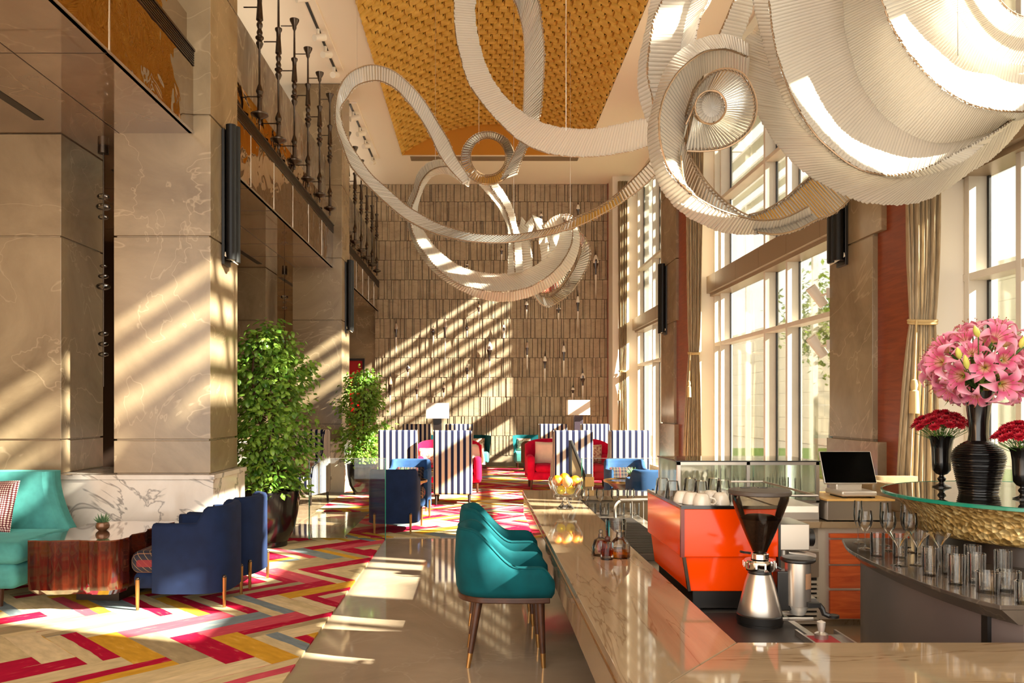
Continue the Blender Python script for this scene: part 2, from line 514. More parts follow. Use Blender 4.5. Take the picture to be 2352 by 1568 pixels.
def mat_carpet():
    t = NT('herringbone carpet')
    tc = t.n('ShaderNodeTexCoord'); sp = t.n('ShaderNodeSeparateXYZ')
    t.link(tc.outputs['Object'], sp.inputs[0])
    w = 0.195; n = 4
    k = 0.70710678 / w
    a = t.math('MULTIPLY', t.math('ADD', sp.outputs[0], sp.outputs[1]), k)
    b = t.math('MULTIPLY', t.math('SUBTRACT', sp.outputs[0], sp.outputs[1]), k)
    a = t.math('ADD', a, 400.0); b = t.math('ADD', b, 400.0)
    i = t.math('FLOOR', a); j = t.math('FLOOR', b)
    kk = t.math('MODULO', t.math('ADD', t.math('SUBTRACT', i, j), 800.0), 2 * n)
    hor = t.math('LESS_THAN', kk, n - 0.5)
    ver = t.math('SUBTRACT', 1.0, hor)
    # plank ids: across planks start at (i-k, j); along planks at (i, j-(2n-1-k))
    idx = t.math('ADD', i, t.math('MULTIPLY', hor, t.math('MULTIPLY', kk, -1.0)))
    idy = t.math('SUBTRACT', j, t.math('MULTIPLY', ver, t.math('SUBTRACT', 2 * n - 1.0, kk)))
    # strands across the plank width
    across = t.math('ADD', t.math('MULTIPLY', hor, t.math('FRACT', b)), t.math('MULTIPLY', ver, t.math('FRACT', a)))
    along = t.math('ADD', t.math('MULTIPLY', hor, a), t.math('MULTIPLY', ver, b))
    wob = t.n('ShaderNodeTexNoise'); wob.inputs['Scale'].default_value = 3.0
    t.link(tc.outputs['Object'], wob.inputs['Vector'])
    acr = t.math('ADD', across, t.math('MULTIPLY', t.math('SUBTRACT', wob.outputs['Fac'], 0.5), 0.25))
    half = t.math('FLOOR', t.math('MULTIPLY', acr, 2.0))
    cv = t.n('ShaderNodeCombineXYZ')
    t.link(idx, cv.inputs[0]); t.link(idy, cv.inputs[1]); t.link(t.math('ADD', t.math('MULTIPLY', hor, 7.0), half), cv.inputs[2])
    wn_ = t.n('ShaderNodeTexWhiteNoise', noise_dimensions='3D')
    t.link(cv.outputs[0], wn_.inputs['Vector'])
    cv2 = t.n('ShaderNodeCombineXYZ')
    t.link(idx, cv2.inputs[0]); t.link(idy, cv2.inputs[1]); t.link(t.math('MULTIPLY', hor, 3.0), cv2.inputs[2])
    wn2 = t.n('ShaderNodeTexWhiteNoise', noise_dimensions='3D')
    t.link(cv2.outputs[0], wn2.inputs['Vector'])
    stops = [(0.0, rgb(170, 14, 52)), (0.29, rgb(200, 180, 138)), (0.43, rgb(200, 150, 46)), (0.61, rgb(210, 190, 150)), (0.72, rgb(164, 146, 112)), (0.82, rgb(120, 132, 138)), (0.90, rgb(196, 76, 90))]
    whole = t.ramp(wn2.outputs['Value'], stops, 'CONSTANT')
    part = t.ramp(wn_.outputs['Value'], stops, 'CONSTANT')
    two = t.math('GREATER_THAN', t.math('FRACT', t.math('MULTIPLY', wn2.outputs['Value'], 17.31)), 0.4)
    base = t.mix(two, whole, part)
    # yarn streaks along the planks
    st = t.n('ShaderNodeCombineXYZ')
    t.link(t.math('MULTIPLY', across, 5.0), st.inputs[0]); t.link(t.math('MULTIPLY', along, 1.4), st.inputs[1]); t.link(t.math('ADD', idx, t.math('MULTIPLY', idy, 3.7)), st.inputs[2])
    ns = t.n('ShaderNodeTexNoise'); ns.inputs['Scale'].default_value = 1.0; ns.inputs['Detail'].default_value = 3
    t.link(st.outputs[0], ns.inputs['Vector'])
    shade = t.ramp(ns.outputs['Fac'], [(0.3, (0.78, 0.77, 0.75, 1)), (0.68, (1.08, 1.07, 1.04, 1))])
    col = t.mix(0.85, base, shade, 'MULTIPLY')
    fade = t.ramp(ns.outputs['Fac'], [(0.60, (0, 0, 0, 1)), (0.75, (0.2, 0.2, 0.2, 1))])
    col = t.mix(fade, col, rgb(220, 196, 150))
    t.link(col, t.b.inputs['Base Color'])
    t.set(Roughness=0.95); t.b.inputs['Specular IOR Level'].default_value = 0.1
    return t.m
M['carpet'] = mat_carpet()

def mat_gold():
    t = NT('gold leaf tiles')
    v = t.coord()
    nz = t.noise(v, 6, 4).outputs['Fac']
    t.link(t.ramp(nz, [(0.3, rgb(208, 160, 62)), (0.7, rgb(234, 192, 100))]), t.b.inputs['Base Color'])
    t.set(Roughness=0.45, Metallic=0.25)
    return t.m
M['gold'] = mat_gold()

def mat_mirror():
    t = NT('bronze mirror')
    v = t.coord()
    nz = t.noise(v, 2.6, 2, 0.4, 0.5).outputs['Fac']
    t.set(Base_Color=rgb(186, 166, 138), Metallic=1.0, Roughness=0.03)
    t.bump(nz, 0.25, 0.12)
    return t.m
M['mirror'] = mat_mirror()

def mat_rod():
    t = NT('frosted glass rods')
    df = t.n('ShaderNodeBsdfDiffuse'); df.inputs[0].default_value = rgb(240, 232, 218)
    tl = t.n('ShaderNodeBsdfTranslucent'); tl.inputs[0].default_value = rgb(240, 232, 218)
    gl = t.n('ShaderNodeBsdfGlossy'); gl.inputs['Roughness'].default_value = 0.15
    m1 = t.n('ShaderNodeMixShader'); m1.inputs[0].default_value = 0.5
    m2 = t.n('ShaderNodeMixShader')
    fr = t.n('ShaderNodeFresnel'); fr.inputs[0].default_value = 1.45
    t.link(df.outputs[0], m1.inputs[1]); t.link(tl.outputs[0], m1.inputs[2])
    t.link(fr.outputs[0], m2.inputs[0]); t.link(m1.outputs[0], m2.inputs[1]); t.link(gl.outputs[0], m2.inputs[2])
    t.link(m2.outputs[0], t.out.inputs['Surface'])
    return t.m
M['rod'] = mat_rod()

def mat_leaf(name, a, b):
    t = NT(name)
    nz = t.noise(t.coord(), 9, 2).outputs['Fac']
    col = t.ramp(nz, [(0.35, a), (0.65, b)])
    pr = t.b
    t.link(col, pr.inputs['Base Color']); t.set(Roughness=0.35)
    tl = t.n('ShaderNodeBsdfTranslucent')
    t.link(t.mix(0.35, col, rgb(190, 210, 60)), tl.inputs[0])
    m1 = t.n('ShaderNodeMixShader'); m1.inputs[0].default_value = 0.3
    t.link(pr.outputs[0], m1.inputs[1]); t.link(tl.outputs[0], m1.inputs[2])
    t.link(m1.outputs[0], t.out.inputs['Surface'])
    return t.m
M['leaf'] = mat_leaf('glossy leaves', rgb(64, 112, 32), rgb(146, 182, 76))
M['leaf_succulent'] = mat_leaf('succulent leaves', rgb(70, 110, 80), rgb(150, 180, 130))
M['leaf_tree'] = mat_leaf('garden leaves', rgb(70, 100, 30), rgb(140, 160, 60))

def mat_petal():
    t = NT('pink lily petals')
    tc = t.n('ShaderNodeTexCoord')
    ln = t.n('ShaderNodeVectorMath', operation='LENGTH')
    t.link(tc.outputs['Object'], ln.inputs[0])
    col = t.ramp(t.math('MULTIPLY', ln.outputs['Value'], 8.0), [(0.05, rgb(214, 210, 80)), (0.22, rgb(240, 190, 170)), (0.42, rgb(224, 92, 140)), (0.66, rgb(236, 140, 172)), (1.0, rgb(252, 222, 226))])
    t.link(col, t.b.inputs['Base Color']); t.set(Roughness=0.55)
    tl = t.n('ShaderNodeBsdfTranslucent'); t.link(col, tl.inputs[0])
    m1 = t.n('ShaderNodeMixShader'); m1.inputs[0].default_value = 0.3
    t.link(t.b.outputs[0], m1.inputs[1]); t.link(tl.outputs[0], m1.inputs[2])
    t.link(m1.outputs[0], t.out.inputs['Surface'])
    return t.m
M['petal'] = mat_petal()

def mat_shellgold():
    t = NT('gold shell flakes')
    v = t.coord()
    vo = t.n('ShaderNodeTexVoronoi'); vo.inputs['Scale'].default_value = 42
    t.link(v, vo.inputs['Vector'])
    t.link(t.ramp(vo.outputs['Color'], [(0.15, rgb(150, 118, 62)), (0.55, rgb(198, 164, 98)), (0.9, rgb(230, 204, 142))]), t.b.inputs['Base Color'])
    t.set(Roughness=0.4, Metallic=0.35)
    t.bump(vo.outputs['Distance'], 0.9, 0.015)
    return t.m
M['shell_gold'] = mat_shellgold()

def mat_tile():
    t = NT('stone stave cladding')
    v = t.coord(scale=(1, 1, 1))
    nz = t.noise(v, 2.2, 8, 0.65, 0.7).outputs['Fac']
    base = t.ramp(nz, [(0.3, rgb(150, 130, 104)), (0.7, rgb(184, 164, 136))])
    n2 = t.noise(t.coord(scale=(0.8, 1, 3.5)), 2.0, 4, 0.5, 1.0).outputs['Fac']
    ridge = t.math('ABSOLUTE', t.math('SUBTRACT', n2, 0.5))
    msk = t.ramp(ridge, [(0.0, (0.6, 0.6, 0.6, 1)), (0.012, (0, 0, 0, 1))])
    t.link(t.mix(msk, base, rgb(106, 82, 62)), t.b.inputs['Base Color'])
    t.set(Roughness=0.6)
    return t.m
M['tile'] = mat_tile()

def mat_fabric_vert():
    t = NT('curtain linen')
    nz = t.noise(t.coord(scale=(1, 1, 0.12)), 60, 3).outputs['Fac']
    t.link(t.ramp(nz, [(0.3, rgb(166, 144, 112)), (0.7, rgb(206, 188, 156))]), t.b.inputs['Base Color'])
    t.set(Roughness=0.95)
    tl = t.n('ShaderNodeBsdfTranslucent'); tl.inputs[0].default_value = rgb(210, 186, 146)
    m1 = t.n('ShaderNodeMixShader'); m1.inputs[0].default_value = 0.15
    t.link(t.b.outputs[0], m1.inputs[1]); t.link(tl.outputs[0], m1.inputs[2])
    t.link(m1.outputs[0], t.out.inputs['Surface'])
    return t.m
M['curtain'] = mat_fabric_vert()
# ------------------------------------------------------------------ the room
XC = -2.5          # right face of the left-hand columns
XF = -2.68         # balcony fascia
ZS, ZF, ZG = 4.1, 4.72, 4.86
ZC = 7.46          # ceiling
XP, XW = 3.6, 4.05 # right-hand piers, window line
YF = 21.4          # far wall

struct('floor', MB().box(-7.2, 4.4, -2, 21.5, -0.2, 0.0), M['floor'], smooth=0)
# thin joints of the tiled part are real seams
mb = MB()
for k in range(8):
    for l in range(7):
        x0 = -4.2 + 0.6 * k; y0 = 9.55 + 0.6 * l
        mb.box(x0 + 0.003, x0 + 0.597, y0 + 0.003, y0 + 0.597, 0.0, 0.004)
struct('trim_1', mb, M['floor_tile'], smooth=0)

# ceiling with the opening of the vault
GX0, GX1, GY0, GY1 = -1.79, 2.47, 2.5, 18.9
mb = MB()
mb.box(-7.2, GX0, -2, YF + .1, ZC, ZC + .25).box(GX1, 4.45, -2, YF + .1, ZC, ZC + .25)
mb.box(GX0, GX1, GY1, YF + .1, ZC, ZC + .25).box(GX0, GX1, -2, GY0, ZC, ZC + .25)
struct('ceiling', mb, M['ceiling'], smooth=0)
struct('trim_2', MB().box(-1.62, 2.36, 18.98, 19.3, ZC - 0.012, ZC + .01), M['beam'], smooth=0)
struct('trim_3', MB().box(-1.79, 2.47, 18.84, 18.895, ZC + .002, ZC + 1.0), plain('ochre plaster', rgb(206, 140, 30), 0.5), smooth=0)
# gold barrel vault made of tilted tiles
mb = MB()
NXT = 24; rise = 0.72
def vault(u):
    x = lerp(GX0, GX1, u)
    return x, ZC + 0.02 + rise * math.sin(PI * max(0, min(1, u))) ** 0.8
row = 0
y = GY0
while y < GY1 - 0.01:
    dy = 0.2
    y1 = min(GY1, y + dy)
    off = 0.5 if row % 2 else 0.0
    for k in range(-1, NXT + 1):
        ua = (k + off) / NXT; ub = (k + 1 + off) / NXT
        if ub <= 0 or ua >= 1: continue
        ua = max(0, ua); ub = min(1, ub)
        xa, za = vault(ua); xb, zb = vault(ub)
        xs = lerp(xa, xb, 0.72); zs_ = lerp(za, zb, 0.72)
        lo, hi = 0.06 + R.uniform(0, .015), 0.0
        # near end hangs lower than the far end, right quarter steps back
        vs = [(xa, y, za - lo), (xs, y, zs_ - lo), (xb, y, zb + .0), (xa, y1, za - lo * .45), (xs, y1, zs_ - lo * .45), (xb, y1, zb + .0), (xa, y, za + .03), (xs, y, zs_ + .03), (xa, y1, za + .03)]
        mb.add(vs, [(0, 3, 4, 1), (1, 4, 5, 2), (0, 1, 7, 6), (6, 8, 3, 0)])
    y = y1; row += 1
struct('ceiling_vault', mb, M['gold'], smooth=0)
mb = MB()
mb.grid(30, 2, lambda u, v: (vault(u)[0], lerp(GY0, GY1, v), vault(u)[1] + 0.06))
struct('ceiling_vault_backing', mb, M['gold'], smooth=0)
bpy.data.objects['ceiling_vault_backing'].parent = bpy.data.objects['ceiling_vault']

# far wall of narrow stone staves in courses
mb = MB()
mb.box(-2.75, 3.7, YF + .02, YF + .3, 0, ZC)
z = 0.0
courses = [0, 0.28] + [0.28 + 0.5165 * i for i in range(1, 14)] + [ZC]
for ci in range(len(courses) - 1):
    z0, z1 = courses[ci], min(ZC, courses[ci + 1])
    if z1 <= z0: continue
    x = -2.75
    if ci == 0:
        while x < 3.62:
            x1 = min(3.64, x + 1.0); mb.box(x, x1 - .006, YF - .05, YF + .05, z0, z1 - .004); x = x1
        continue
    while x < 3.62:
        w = R.choice([0.04, 0.055, 0.08, 0.11, 0.14, 0.17, 0.1])
        x1 = min(3.64, x + w)
        d = R.choice([0.0, 0.004, 0.008, 0.014])
        gap = R.choice([0.008, 0.014, 0.018, 0.024])
        mb.box(x, max(x + .015, x1 - gap), YF - d - .05, YF + .05, z0 + .003, z1 - .008)
        x = x1
struct('wall_far', mb, M['tile'], smooth=0)
# plain marble beside it, under the gallery, with the red door
struct('wall_far_side', MB().box(-7.2, -2.75, YF - .02, YF + .3, 0, ZC), M['marble_brown'], smooth=0)
d = struct('door_1', MB().box(-3.50, -3.08, YF - .07, YF - .02, 0, 2.78), M['red_door'], smooth=0)
struct('door_frame', MB().box(-3.55, -3.50, YF - .1, YF - .02, 0, 2.84).box(-3.08, -3.03, YF - .1, YF - .02, 0, 2.84).box(-3.5, -3.08, YF - .1, YF - .02, 2.78, 2.84), M['wood_black'], d, smooth=0)
struct('trim_4', MB().box(3.40, 3.66, YF - .12, YF + .02, 0, ZC), M['cherry'], smooth=0)

# columns: stacked marble blocks with recessed joints
JO = [1.246, 3.14, 4.27, 5.6]
def column(name, x0, x1, y0, y1, ztop, base=True):
    mb = MB()
    zz = [0.93 if base else 0.0] + [j for j in JO if j < ztop] + [ztop]
    mb.box(x0 + .02, x1 - .02, y0 + .02, y1 - .02, 0, ztop)
    for a, b in zip(zz, zz[1:]):
        mb.box(x0, x1, y0, y1, a + .008, b - .008)
    return struct(name, mb, M['marble_brown'], smooth=0, bevel=0.004)
column('column_near', -3.40, XC, 7.5, 8.34, ZC)
column('column_far', -3.40, XC, 14.7, 15.54, ZC)
column('wall_cross_near', -7.2, -3.89, 7.5, 8.34, ZS)
column('wall_cross_far', -7.2, -3.89, 14.7, 15.54, ZS)
def plinth(name, x0, x1, y0, y1):
    mb = MB().box(x0, x1, y0, y1, 0, 0.885).box(x0 - .015, x1 + .015, y0 - .015, y1 + .015, 0.885, 0.93)
    return struct(name, mb, M['calacatta'], smooth=0, bevel=0.004)
plinth('trim_5', -7.2, XC + .06, 7.40, 8.40)
plinth('trim_6', -7.2, XC + .06, 14.60, 15.60)
struct('wall_left', MB().box(-7.4, -7.2, -2, YF + .3, 0, ZC), M['warm_room'], smooth=0)
# galleries along the left
def gallery(y0, y1, nseg, name_n):
    mb = MB().box(-7.2, XF + .01, y0, y1, ZS, ZS + .3)
    s = struct('ceiling_soffit' if name_n == 0 else 'ceiling_soffit.00%d' % name_n, mb, M['marble_soffit'], smooth=0)
    # joints of the soffit slabs
    mb = MB()
    st = (y1 - y0) / nseg
    for k in range(1, nseg):
        mb.box(-6.9, XF, y0 + st * k - .004, y0 + st * k + .004, ZS - .002, ZS + .004)
    for xx in (-3.35, -4.6):
        mb.box(xx - .004, xx + .004, y0, y1, ZS - .002, ZS + .004)
    struct('soffit_joint', mb, M['bronze'], s, smooth=0)
    mb = MB().box(-3.95, -3.86, y0 + .3, y1 - .35, ZS - .004, ZS + .01)
    struct('air_slot', mb, M['black'], s, smooth=0)
    f = struct('trim_%d' % (7 + name_n * 2), MB().box(XF - .02, XF + .02, y0, y1, ZS, ZF), M['mirror'], smooth=0)
    mb = MB()
    for k in range(1, nseg):
        mb.box(XF + .018, XF + .024, y0 + st * k - .008, y0 + st * k + .008, ZS, ZF)
    mb.box(XF + .018, XF + .026, y0, y1, ZS - .004, ZS + .012)
    struct('joint_strip', mb, M['steel'], f, smooth=0)
    # grille band on top of the mirror
    mb = MB()
    for k in range(6):
        z0 = ZF + .004 + k * .023
        mb.box(XF - .02, XF + .03, y0, y1, z0, z0 + .013)
    mb.box(XF - .03, XF, y0, y1, ZF, ZG)
    mb.box(XF - .02, XF + .04, y0, y1, ZG - .004, ZG + .016)
    struct('air_grille', mb, M['bronze'], f, smooth=0)
    struct('trim_%d' % (8 + name_n * 2), MB().box(XF - .1, XF - .04, y0, y1, ZG, 5.22), M['mirror'], smooth=0)
    return s
gallery(-1.0, 7.5, 5, 0)
gallery(8.34, 14.7, 6, 1)
gallery(15.54, YF - .02, 6, 2)
struct('ceiling_slot', MB().box(-3.89, -3.40, 7.5, 8.34, ZS, ZS + .3), M['marble_soffit'], smooth=0)
struct('ceiling_slot.001', MB().box(-3.89, -3.40, 14.7, 15.54, ZS, ZS + .3), M['marble_soffit'], smooth=0)
# stone parapets behind the spindles and the corridor behind them
def parapet(name, y0, y1):
    mb = MB(); y = y0; n = int(round((y1 - y0) / 0.95)); st = (y1 - y0) / n
    for k in range(n): mb.box(-2.86, -2.80, y0 + st * k + .006, y0 + st * (k + 1) - .006, 5.0, 6.1)
    struct(name, mb, M['grey_stone'], smooth=0)
parapet('wall_parapet', 8.34, 14.7)
parapet('wall_parapet.001', 15.54, YF - .03)
struct('wall_corridor', MB().box(-5.3, -5.2, 8.0, YF - .02, ZS + .3, ZC), M['tan_board'], smooth=0)
struct('wall_upper_near', MB().box(-5.3, -2.9, -1, 7.5, ZG + .36, ZC), M['marble_brown'], smooth=0)
# end of the side room seen through the slots
struct('wall_side_room', MB().box(-7.2, -4.6, 12.4, 12.5, 0, ZS), M['dark_room'], smooth=0)

# ------------------------------------------------------------------ right-hand side: piers, windows
def pier(n, y0, y1, yw, first):
    mb = MB()
    zz = [0.0, 1.246, 3.13, 4.27, 5.6, ZC]
    mb.box(XP + .02, 4.35, y0 + .02, y1 - .02, 0, ZC)
    for a, b in zip(zz, zz[1:]):
        ya = y0 - (0.16 if (a < 1 or a > 3) else 0.0)
        xa = XP - (0.03 if a < 1 else 0)
        mb.box(xa, 4.35, ya, y1, a + .008, b - .008)
    struct('column_pier' if first else 'column_pier.001', mb, M['marble_brown'], smooth=0, bevel=0.004)
    struct('trim_%d' % (20 + n), MB().box(XP + .05, 4.35, yw, y0, 0, ZC), M['cherry'], smooth=0)
    struct('trim_%d' % (30 + n), MB().box(XP + .14, 4.35, yw - .06, yw, 0, ZC), M['white'], smooth=0)
pier(0, 7.37, 8.27, 6.81, True)
pier(1, 14.87, 15.9, 13.97, False)
struct('trim_32', MB().box(3.42, 4.35, 20.62, 21.27, 0, ZC), M['white'], smooth=0)
# pier out of view, widened to block sun from the near bar
struct('column_rear', MB().box(XP, 4.35, -1.2, 3.15, 0, ZC), M['marble_brown'], smooth=0)
struct('wall_right', MB().box(XW - .02, 4.35, -2, 21.3, 7.36, ZC).box(XW - .02, 4.35, -2, 21.3, 0, 0.12), M['white'], smooth=0)
def window(n, y0, y1, fins):
    mb = MB()
    for yf, w in fins: mb.box(XW, XW + .19, yf, yf + w, 0.12, 7.36)
    for z0, z1, xx in ((2.60, 2.66, 0), (5.02, 5.08, 0), (7.30, 7.36, 0), (0.12, 0.2, 0)):
        mb.box(XW + .004, XW + .186, y0, y1, z0, z1)
    w = struct('window_%d' % n, mb, M['frame'], smooth=0, bevel=0.004)
    g = struct('pane', MB().box(XW + .17, XW + .176, y0, y1, 0.16, 7.34), M['pane'], w, smooth=0)
    mb = MB()
    for yf, wd in fins: mb.box(XW + .15, XW + .168, yf - .03, yf, 0.2, 7.3)
    struct('gasket', mb, M['black'], w, smooth=0)
    mb = MB(); k = 0
    yy = y0
    while yy < y1 - .05:
        ye = min(y1, yy + 1.02)
        mb.box(XW - .12, XW + .02, yy + .004, ye - .004, 3.51, 3.80); yy = ye
    mb.box(XW - .06, XW + .19, y0, y1, 3.46, 3.51)
    struct('cross_beam', mb, M['beam'], w, smooth=0)
window(1, 3.15, 6.75, [(3.2, .06), (4.05, .06), (4.85, .06), (6.02, .06), (6.66, .06)])
window(2, 8.27, 13.91, [(8.45, .06), (10.58, .06), (11.40, .06), (13.48, .06), (13.84, .06)])
window(3, 15.9, 20.62, [(16.1, .06), (17.9, .06), (18.75, .06), (20.55, .06)])
struct('window_4', MB().box(XW, XW + .19, -2, -1.2, 0.12, 7.0), M['frame'], smooth=0)

# outside: paving, lawn, neighbour, canopy with slats, added sun blockers
struct('ground_paving', MB().box(4.36, 40, -20, 45, -0.3, -0.02), M['pave'], smooth=0)
struct('ground_lawn', MB().box(7.5, 13, 14, 30, -0.02, 0.03), M['lawn'], smooth=0)
mb = MB()
for k in range(10):
    for j in range(12):
        mb.box(14.0, 14.4, -14 + 5.0 * j + .01, -9.0 + 5.0 * j - .01, 0.55 * k, 0.55 * k + .54)
for k in range(3):
    mb.box(14.0, 14.4, -20, 2.3, 7.4 + .71 * k, 7.4 + 0.71 * k + .70)  # unseen high slab added to block low sun on the near bar
for k in range(5): mb.box(14.0, 14.4, -18 + 5 * k, -17.5 + 5 * k, 5.5, 7.4)  # posts carrying the added sun-blocking slab
struct('wall_neighbour_and_sun_block', mb, M['facade'], smooth=0)
struct('canopy_sun_block', MB().box(7.12, 8.45, -16, 17, 7.8, 7.9).box(4.4, 4.5, -16, 26, 7.7, 7.9), M['white'], smooth=0)  # solid slab out of view, added to block a band of sun
mb = MB()
for k in range(4):
    mb.box(4.72 + .60 * k, 4.72 + .60 * k + .27, -16, 26, 7.82, 7.88)
for k in range(4, 8): mb.box(4.72 + .60 * k, 4.72 + .60 * k + .27, 17, 26, 7.82, 7.88)
struct('canopy_slats', mb, M['white'], smooth=0)
mb = MB()
for j in range(9): mb.box(4.4, 6.9, -15 + 5 * j, -14.9 + 5 * j, 7.9, 7.98)
for j in range(9): mb.box(8.3, 8.42, -15 + 5 * j, -14.88 + 5 * j, -.02, 7.8)
struct('canopy_frame', mb, M['white'], smooth=0)

# carpets: near rug, far rug in two widths
def rug(name, poly, label):
    o = obj(name, MB().prism(poly, 0.0, 0.012), M['carpet'], smooth=0)
    tag(o, label, 'carpet')
rug('carpet', [(-7.1, 1.5), (-1.10, 1.5), (-1.10, 9.48), (-3.2, 9.48), (-3.2, 8.44), (-2.40, 8.44), (-2.40, 7.36), (-7.1, 7.36)], 'herringbone carpet under the turquoise sofa and coffee table, in red, gold and cream')
rug('carpet', [(-1.60, 9.56), (3.4, 9.56), (3.4, 20.9), (-2.42, 20.9), (-2.42, 11.95), (-1.60, 11.95)], 'herringbone carpet under the striped chairs by the far wall')
# ------------------------------------------------------------------ left: spindles, sconces, strands
def spindle_prof():
    return [(0.001, -0.10), (0.016, -0.09), (0.022, -0.06), (0.012, -0.03), (0.02, -0.02), (0.06, -0.005), (0.105, 0.02), (0.108, 0.035), (0.075, 0.045), (0.07, 0.055),
            (0.03, 0.07), (0.026, 0.22), (0.036, 0.23), (0.036, 0.245), (0.026, 0.26), (0.045, 0.30), (0.026, 0.36), (0.014, 0.39), (0.013, 0.80), (0.03, 0.83), (0.044, 0.87), (0.028, 0.905),
            (0.05, 0.93), (0.05, 0.945), (0.028, 0.965), (0.036, 1.0), (0.022, 1.04), (0.036, 1.08), (0.036, 1.1), (0.022, 1.13), (0.042, 1.15), (0.028, 1.35), (0.03, 1.42), (0.046, 1.45), (0.046, 1.47), (0.016, 1.49),
            (0.013, 1.86), (0.03, 1.90), (0.03, 1.93), (0.065, 2.0), (0.068, 2.02), (0.03, 2.02), (0.001, 2.02)]
def make_spindle(label):
    t = thing('gallery_spindle', label, 'railing post', group=None)
    obj('turned_post', MB().lathe(spindle_prof(), seg=14), M['bronze'], t)
    for z in (0.24, 1.30, 1.93): obj('wall_pin', MB().tube([(0, 0, z), (-0.19, 0, z)], 0.008, 6), M['bronze'], t)
    return t
ordn = ['first', 'second', 'third', 'fourth', 'fifth', 'sixth', 'seventh']
sp0 = None
for k in range(6):
    y = 9.55 + 0.9 * k
    lab = 'turned bronze spindle between the two tall columns, %s from the near column' % ordn[k]
    if sp0 is None:
        sp0 = make_spindle(lab); sp0.location = (-2.60, y, 4.99); o = sp0
    else: o = dup(sp0, (-2.60, y, 4.99), 0, lab)
    o['group'] = 'bronze spindles on the galleries'
for k in range(6):
    y = 16.0 + 0.9 * k
    o = dup(sp0, (-2.60, y, 4.99), 0, 'turned bronze spindle beyond the far column, %s counting toward the stave wall' % ordn[k])

def sconce(loc, rz, L, label):
    t = thing('wall_sconce', label, 'wall lamp', loc, rz)
    # faces local +X, back against x=0
    obj('back_plate', MB().box(0, .03, -.10, .10, 0.02, L - .04), M['black'], t, bevel=.004)
    mb = MB()
    for a in (-50, 0, 50):
        aa = math.radians(a)
        c = Vector((0.045 + .06 * math.cos(aa), .085 * math.sin(aa), 0))
        mb.lathe([(.001, .10 - .05 * math.cos(aa)), (.05, .10 - .05 * math.cos(aa)), (.05, L), (.001, L)], c, 14)
    obj('fluted_shade', mb, M['sconce_black'], t)
    mb = MB()
    pr = []
    vs = []
    n = 12
    for i in range(n + 1):
        a = -PI / 2 + PI * i / n
        vs.append((0.03 + .10 * math.cos(a), .10 * math.sin(a), 0.03 + .07 * (1 - math.cos(a))))
    for i in range(n + 1):
        a = -PI / 2 + PI * i / n
        vs.append((0.03 + .08 * math.cos(a), .085 * math.sin(a), 0.14))
    fs = [(i, i + 1, i + n + 2, i + n + 1) for i in range(n)] + [tuple(range(n, -1, -1)), tuple(range(n + 1, 2 * n + 2))]
    mb.add(vs, fs)
    obj('glass_lip', mb, M['milky'], t)
sconce((XC, 7.92, 2.92), 0, 1.38, 'black fluted wall sconce on the near left column')
sconce((XC, 15.12, 2.92), 0, 1.38, 'black fluted wall sconce on the far left column')
sconce((XP, 7.95, 2.92), PI, 1.38, 'black fluted wall sconce on the marble pier behind the flower vases')
sconce((XP, 15.5, 2.92), PI, 1.38, 'black fluted wall sconce on the far window pier')

def bead_strand(x, y, ztop, zbot, label, seed):
    r = random.Random(seed)
    t = thing('bead_strand', label, 'hanging ornament', (x, y, ztop))
    obj('canister', MB().lathe([(.001, 0), (.05, 0), (.05, -.08), (.001, -.08)], seg=14), M['bronze'], t)
    obj('cord', MB().tube([(0, 0, -.06), (0, 0, zbot - ztop)], .006, 6), M['bronze'], t)
    z = -0.5
    while z > zbot - ztop + .1:
        for q in range(r.choice([3, 4])):
            rr = r.choice([.035, .06, .07, .05])
            b = MB().ball((0, 0, z), rr, 12, 8, 0.5)
            obj('glass_bead', b, M['glass'], t)
            z -= .10
        z -= r.uniform(.25, .45)
    return t
bead_strand(-3.66, 7.85, 4.10, 1.75, 'strand of clear glass beads hanging in the slot beside the near left column', 3)
bead_strand(-3.62, 15.0, 4.10, 1.9, 'strand of clear glass beads hanging in the dark slot before the far left column', 4)

# ------------------------------------------------------------------ left foreground furniture
def sofa_turquoise():
    t = thing('sofa', 'turquoise velvet banquette sofa against the white marble ledge', 'sofa', (-4.4, 6.65, 0.012))
    b = MB().rbox(-1.0, 0.86, -0.5, 0.42, 0.14, 0.34, .06)
    obj('base', b, M['teal_light'], t)
    s = MB().rbox(-1.0, 0.90, -0.52, 0.30, 0.33, 0.50, .07, 5)
    obj('seat', s, M['teal_light'], t)
    # back with the flared right wing
    def bk(u, v):
        z = lerp(0.3, 0.975, v)
        flare = 0.30 * (1 - v) ** 1.8
        prof = [(-1.0, 0.30), (0.50 + flare, 0.30 + 0.0), (0.60 + flare, 0.30), (0.66 + flare, 0.36), (0.66 + flare, 0.48), (0.60 + flare, 0.52), (-1.0, 0.52)]
        x, y = prof[int(round(u * 6))]
        return (x, y + 0.08 * v, z)
    mb = MB().grid(7, 10, bk)
    top = [bk(i / 6, 1) for i in range(7)]
    mb.add(top, [tuple(range(7))])
    obj('backrest', mb, M['teal_light'], t, bevel=.015)
    for x in (-0.9, 0.7):
        for y in (-0.42, 0.36):
            obj('leg', MB().tube([(x, y, 0.0), (x, y, 0.15)], [.018, .028], 8), M['wood_dark'], t)
    return t
sofa_turquoise()
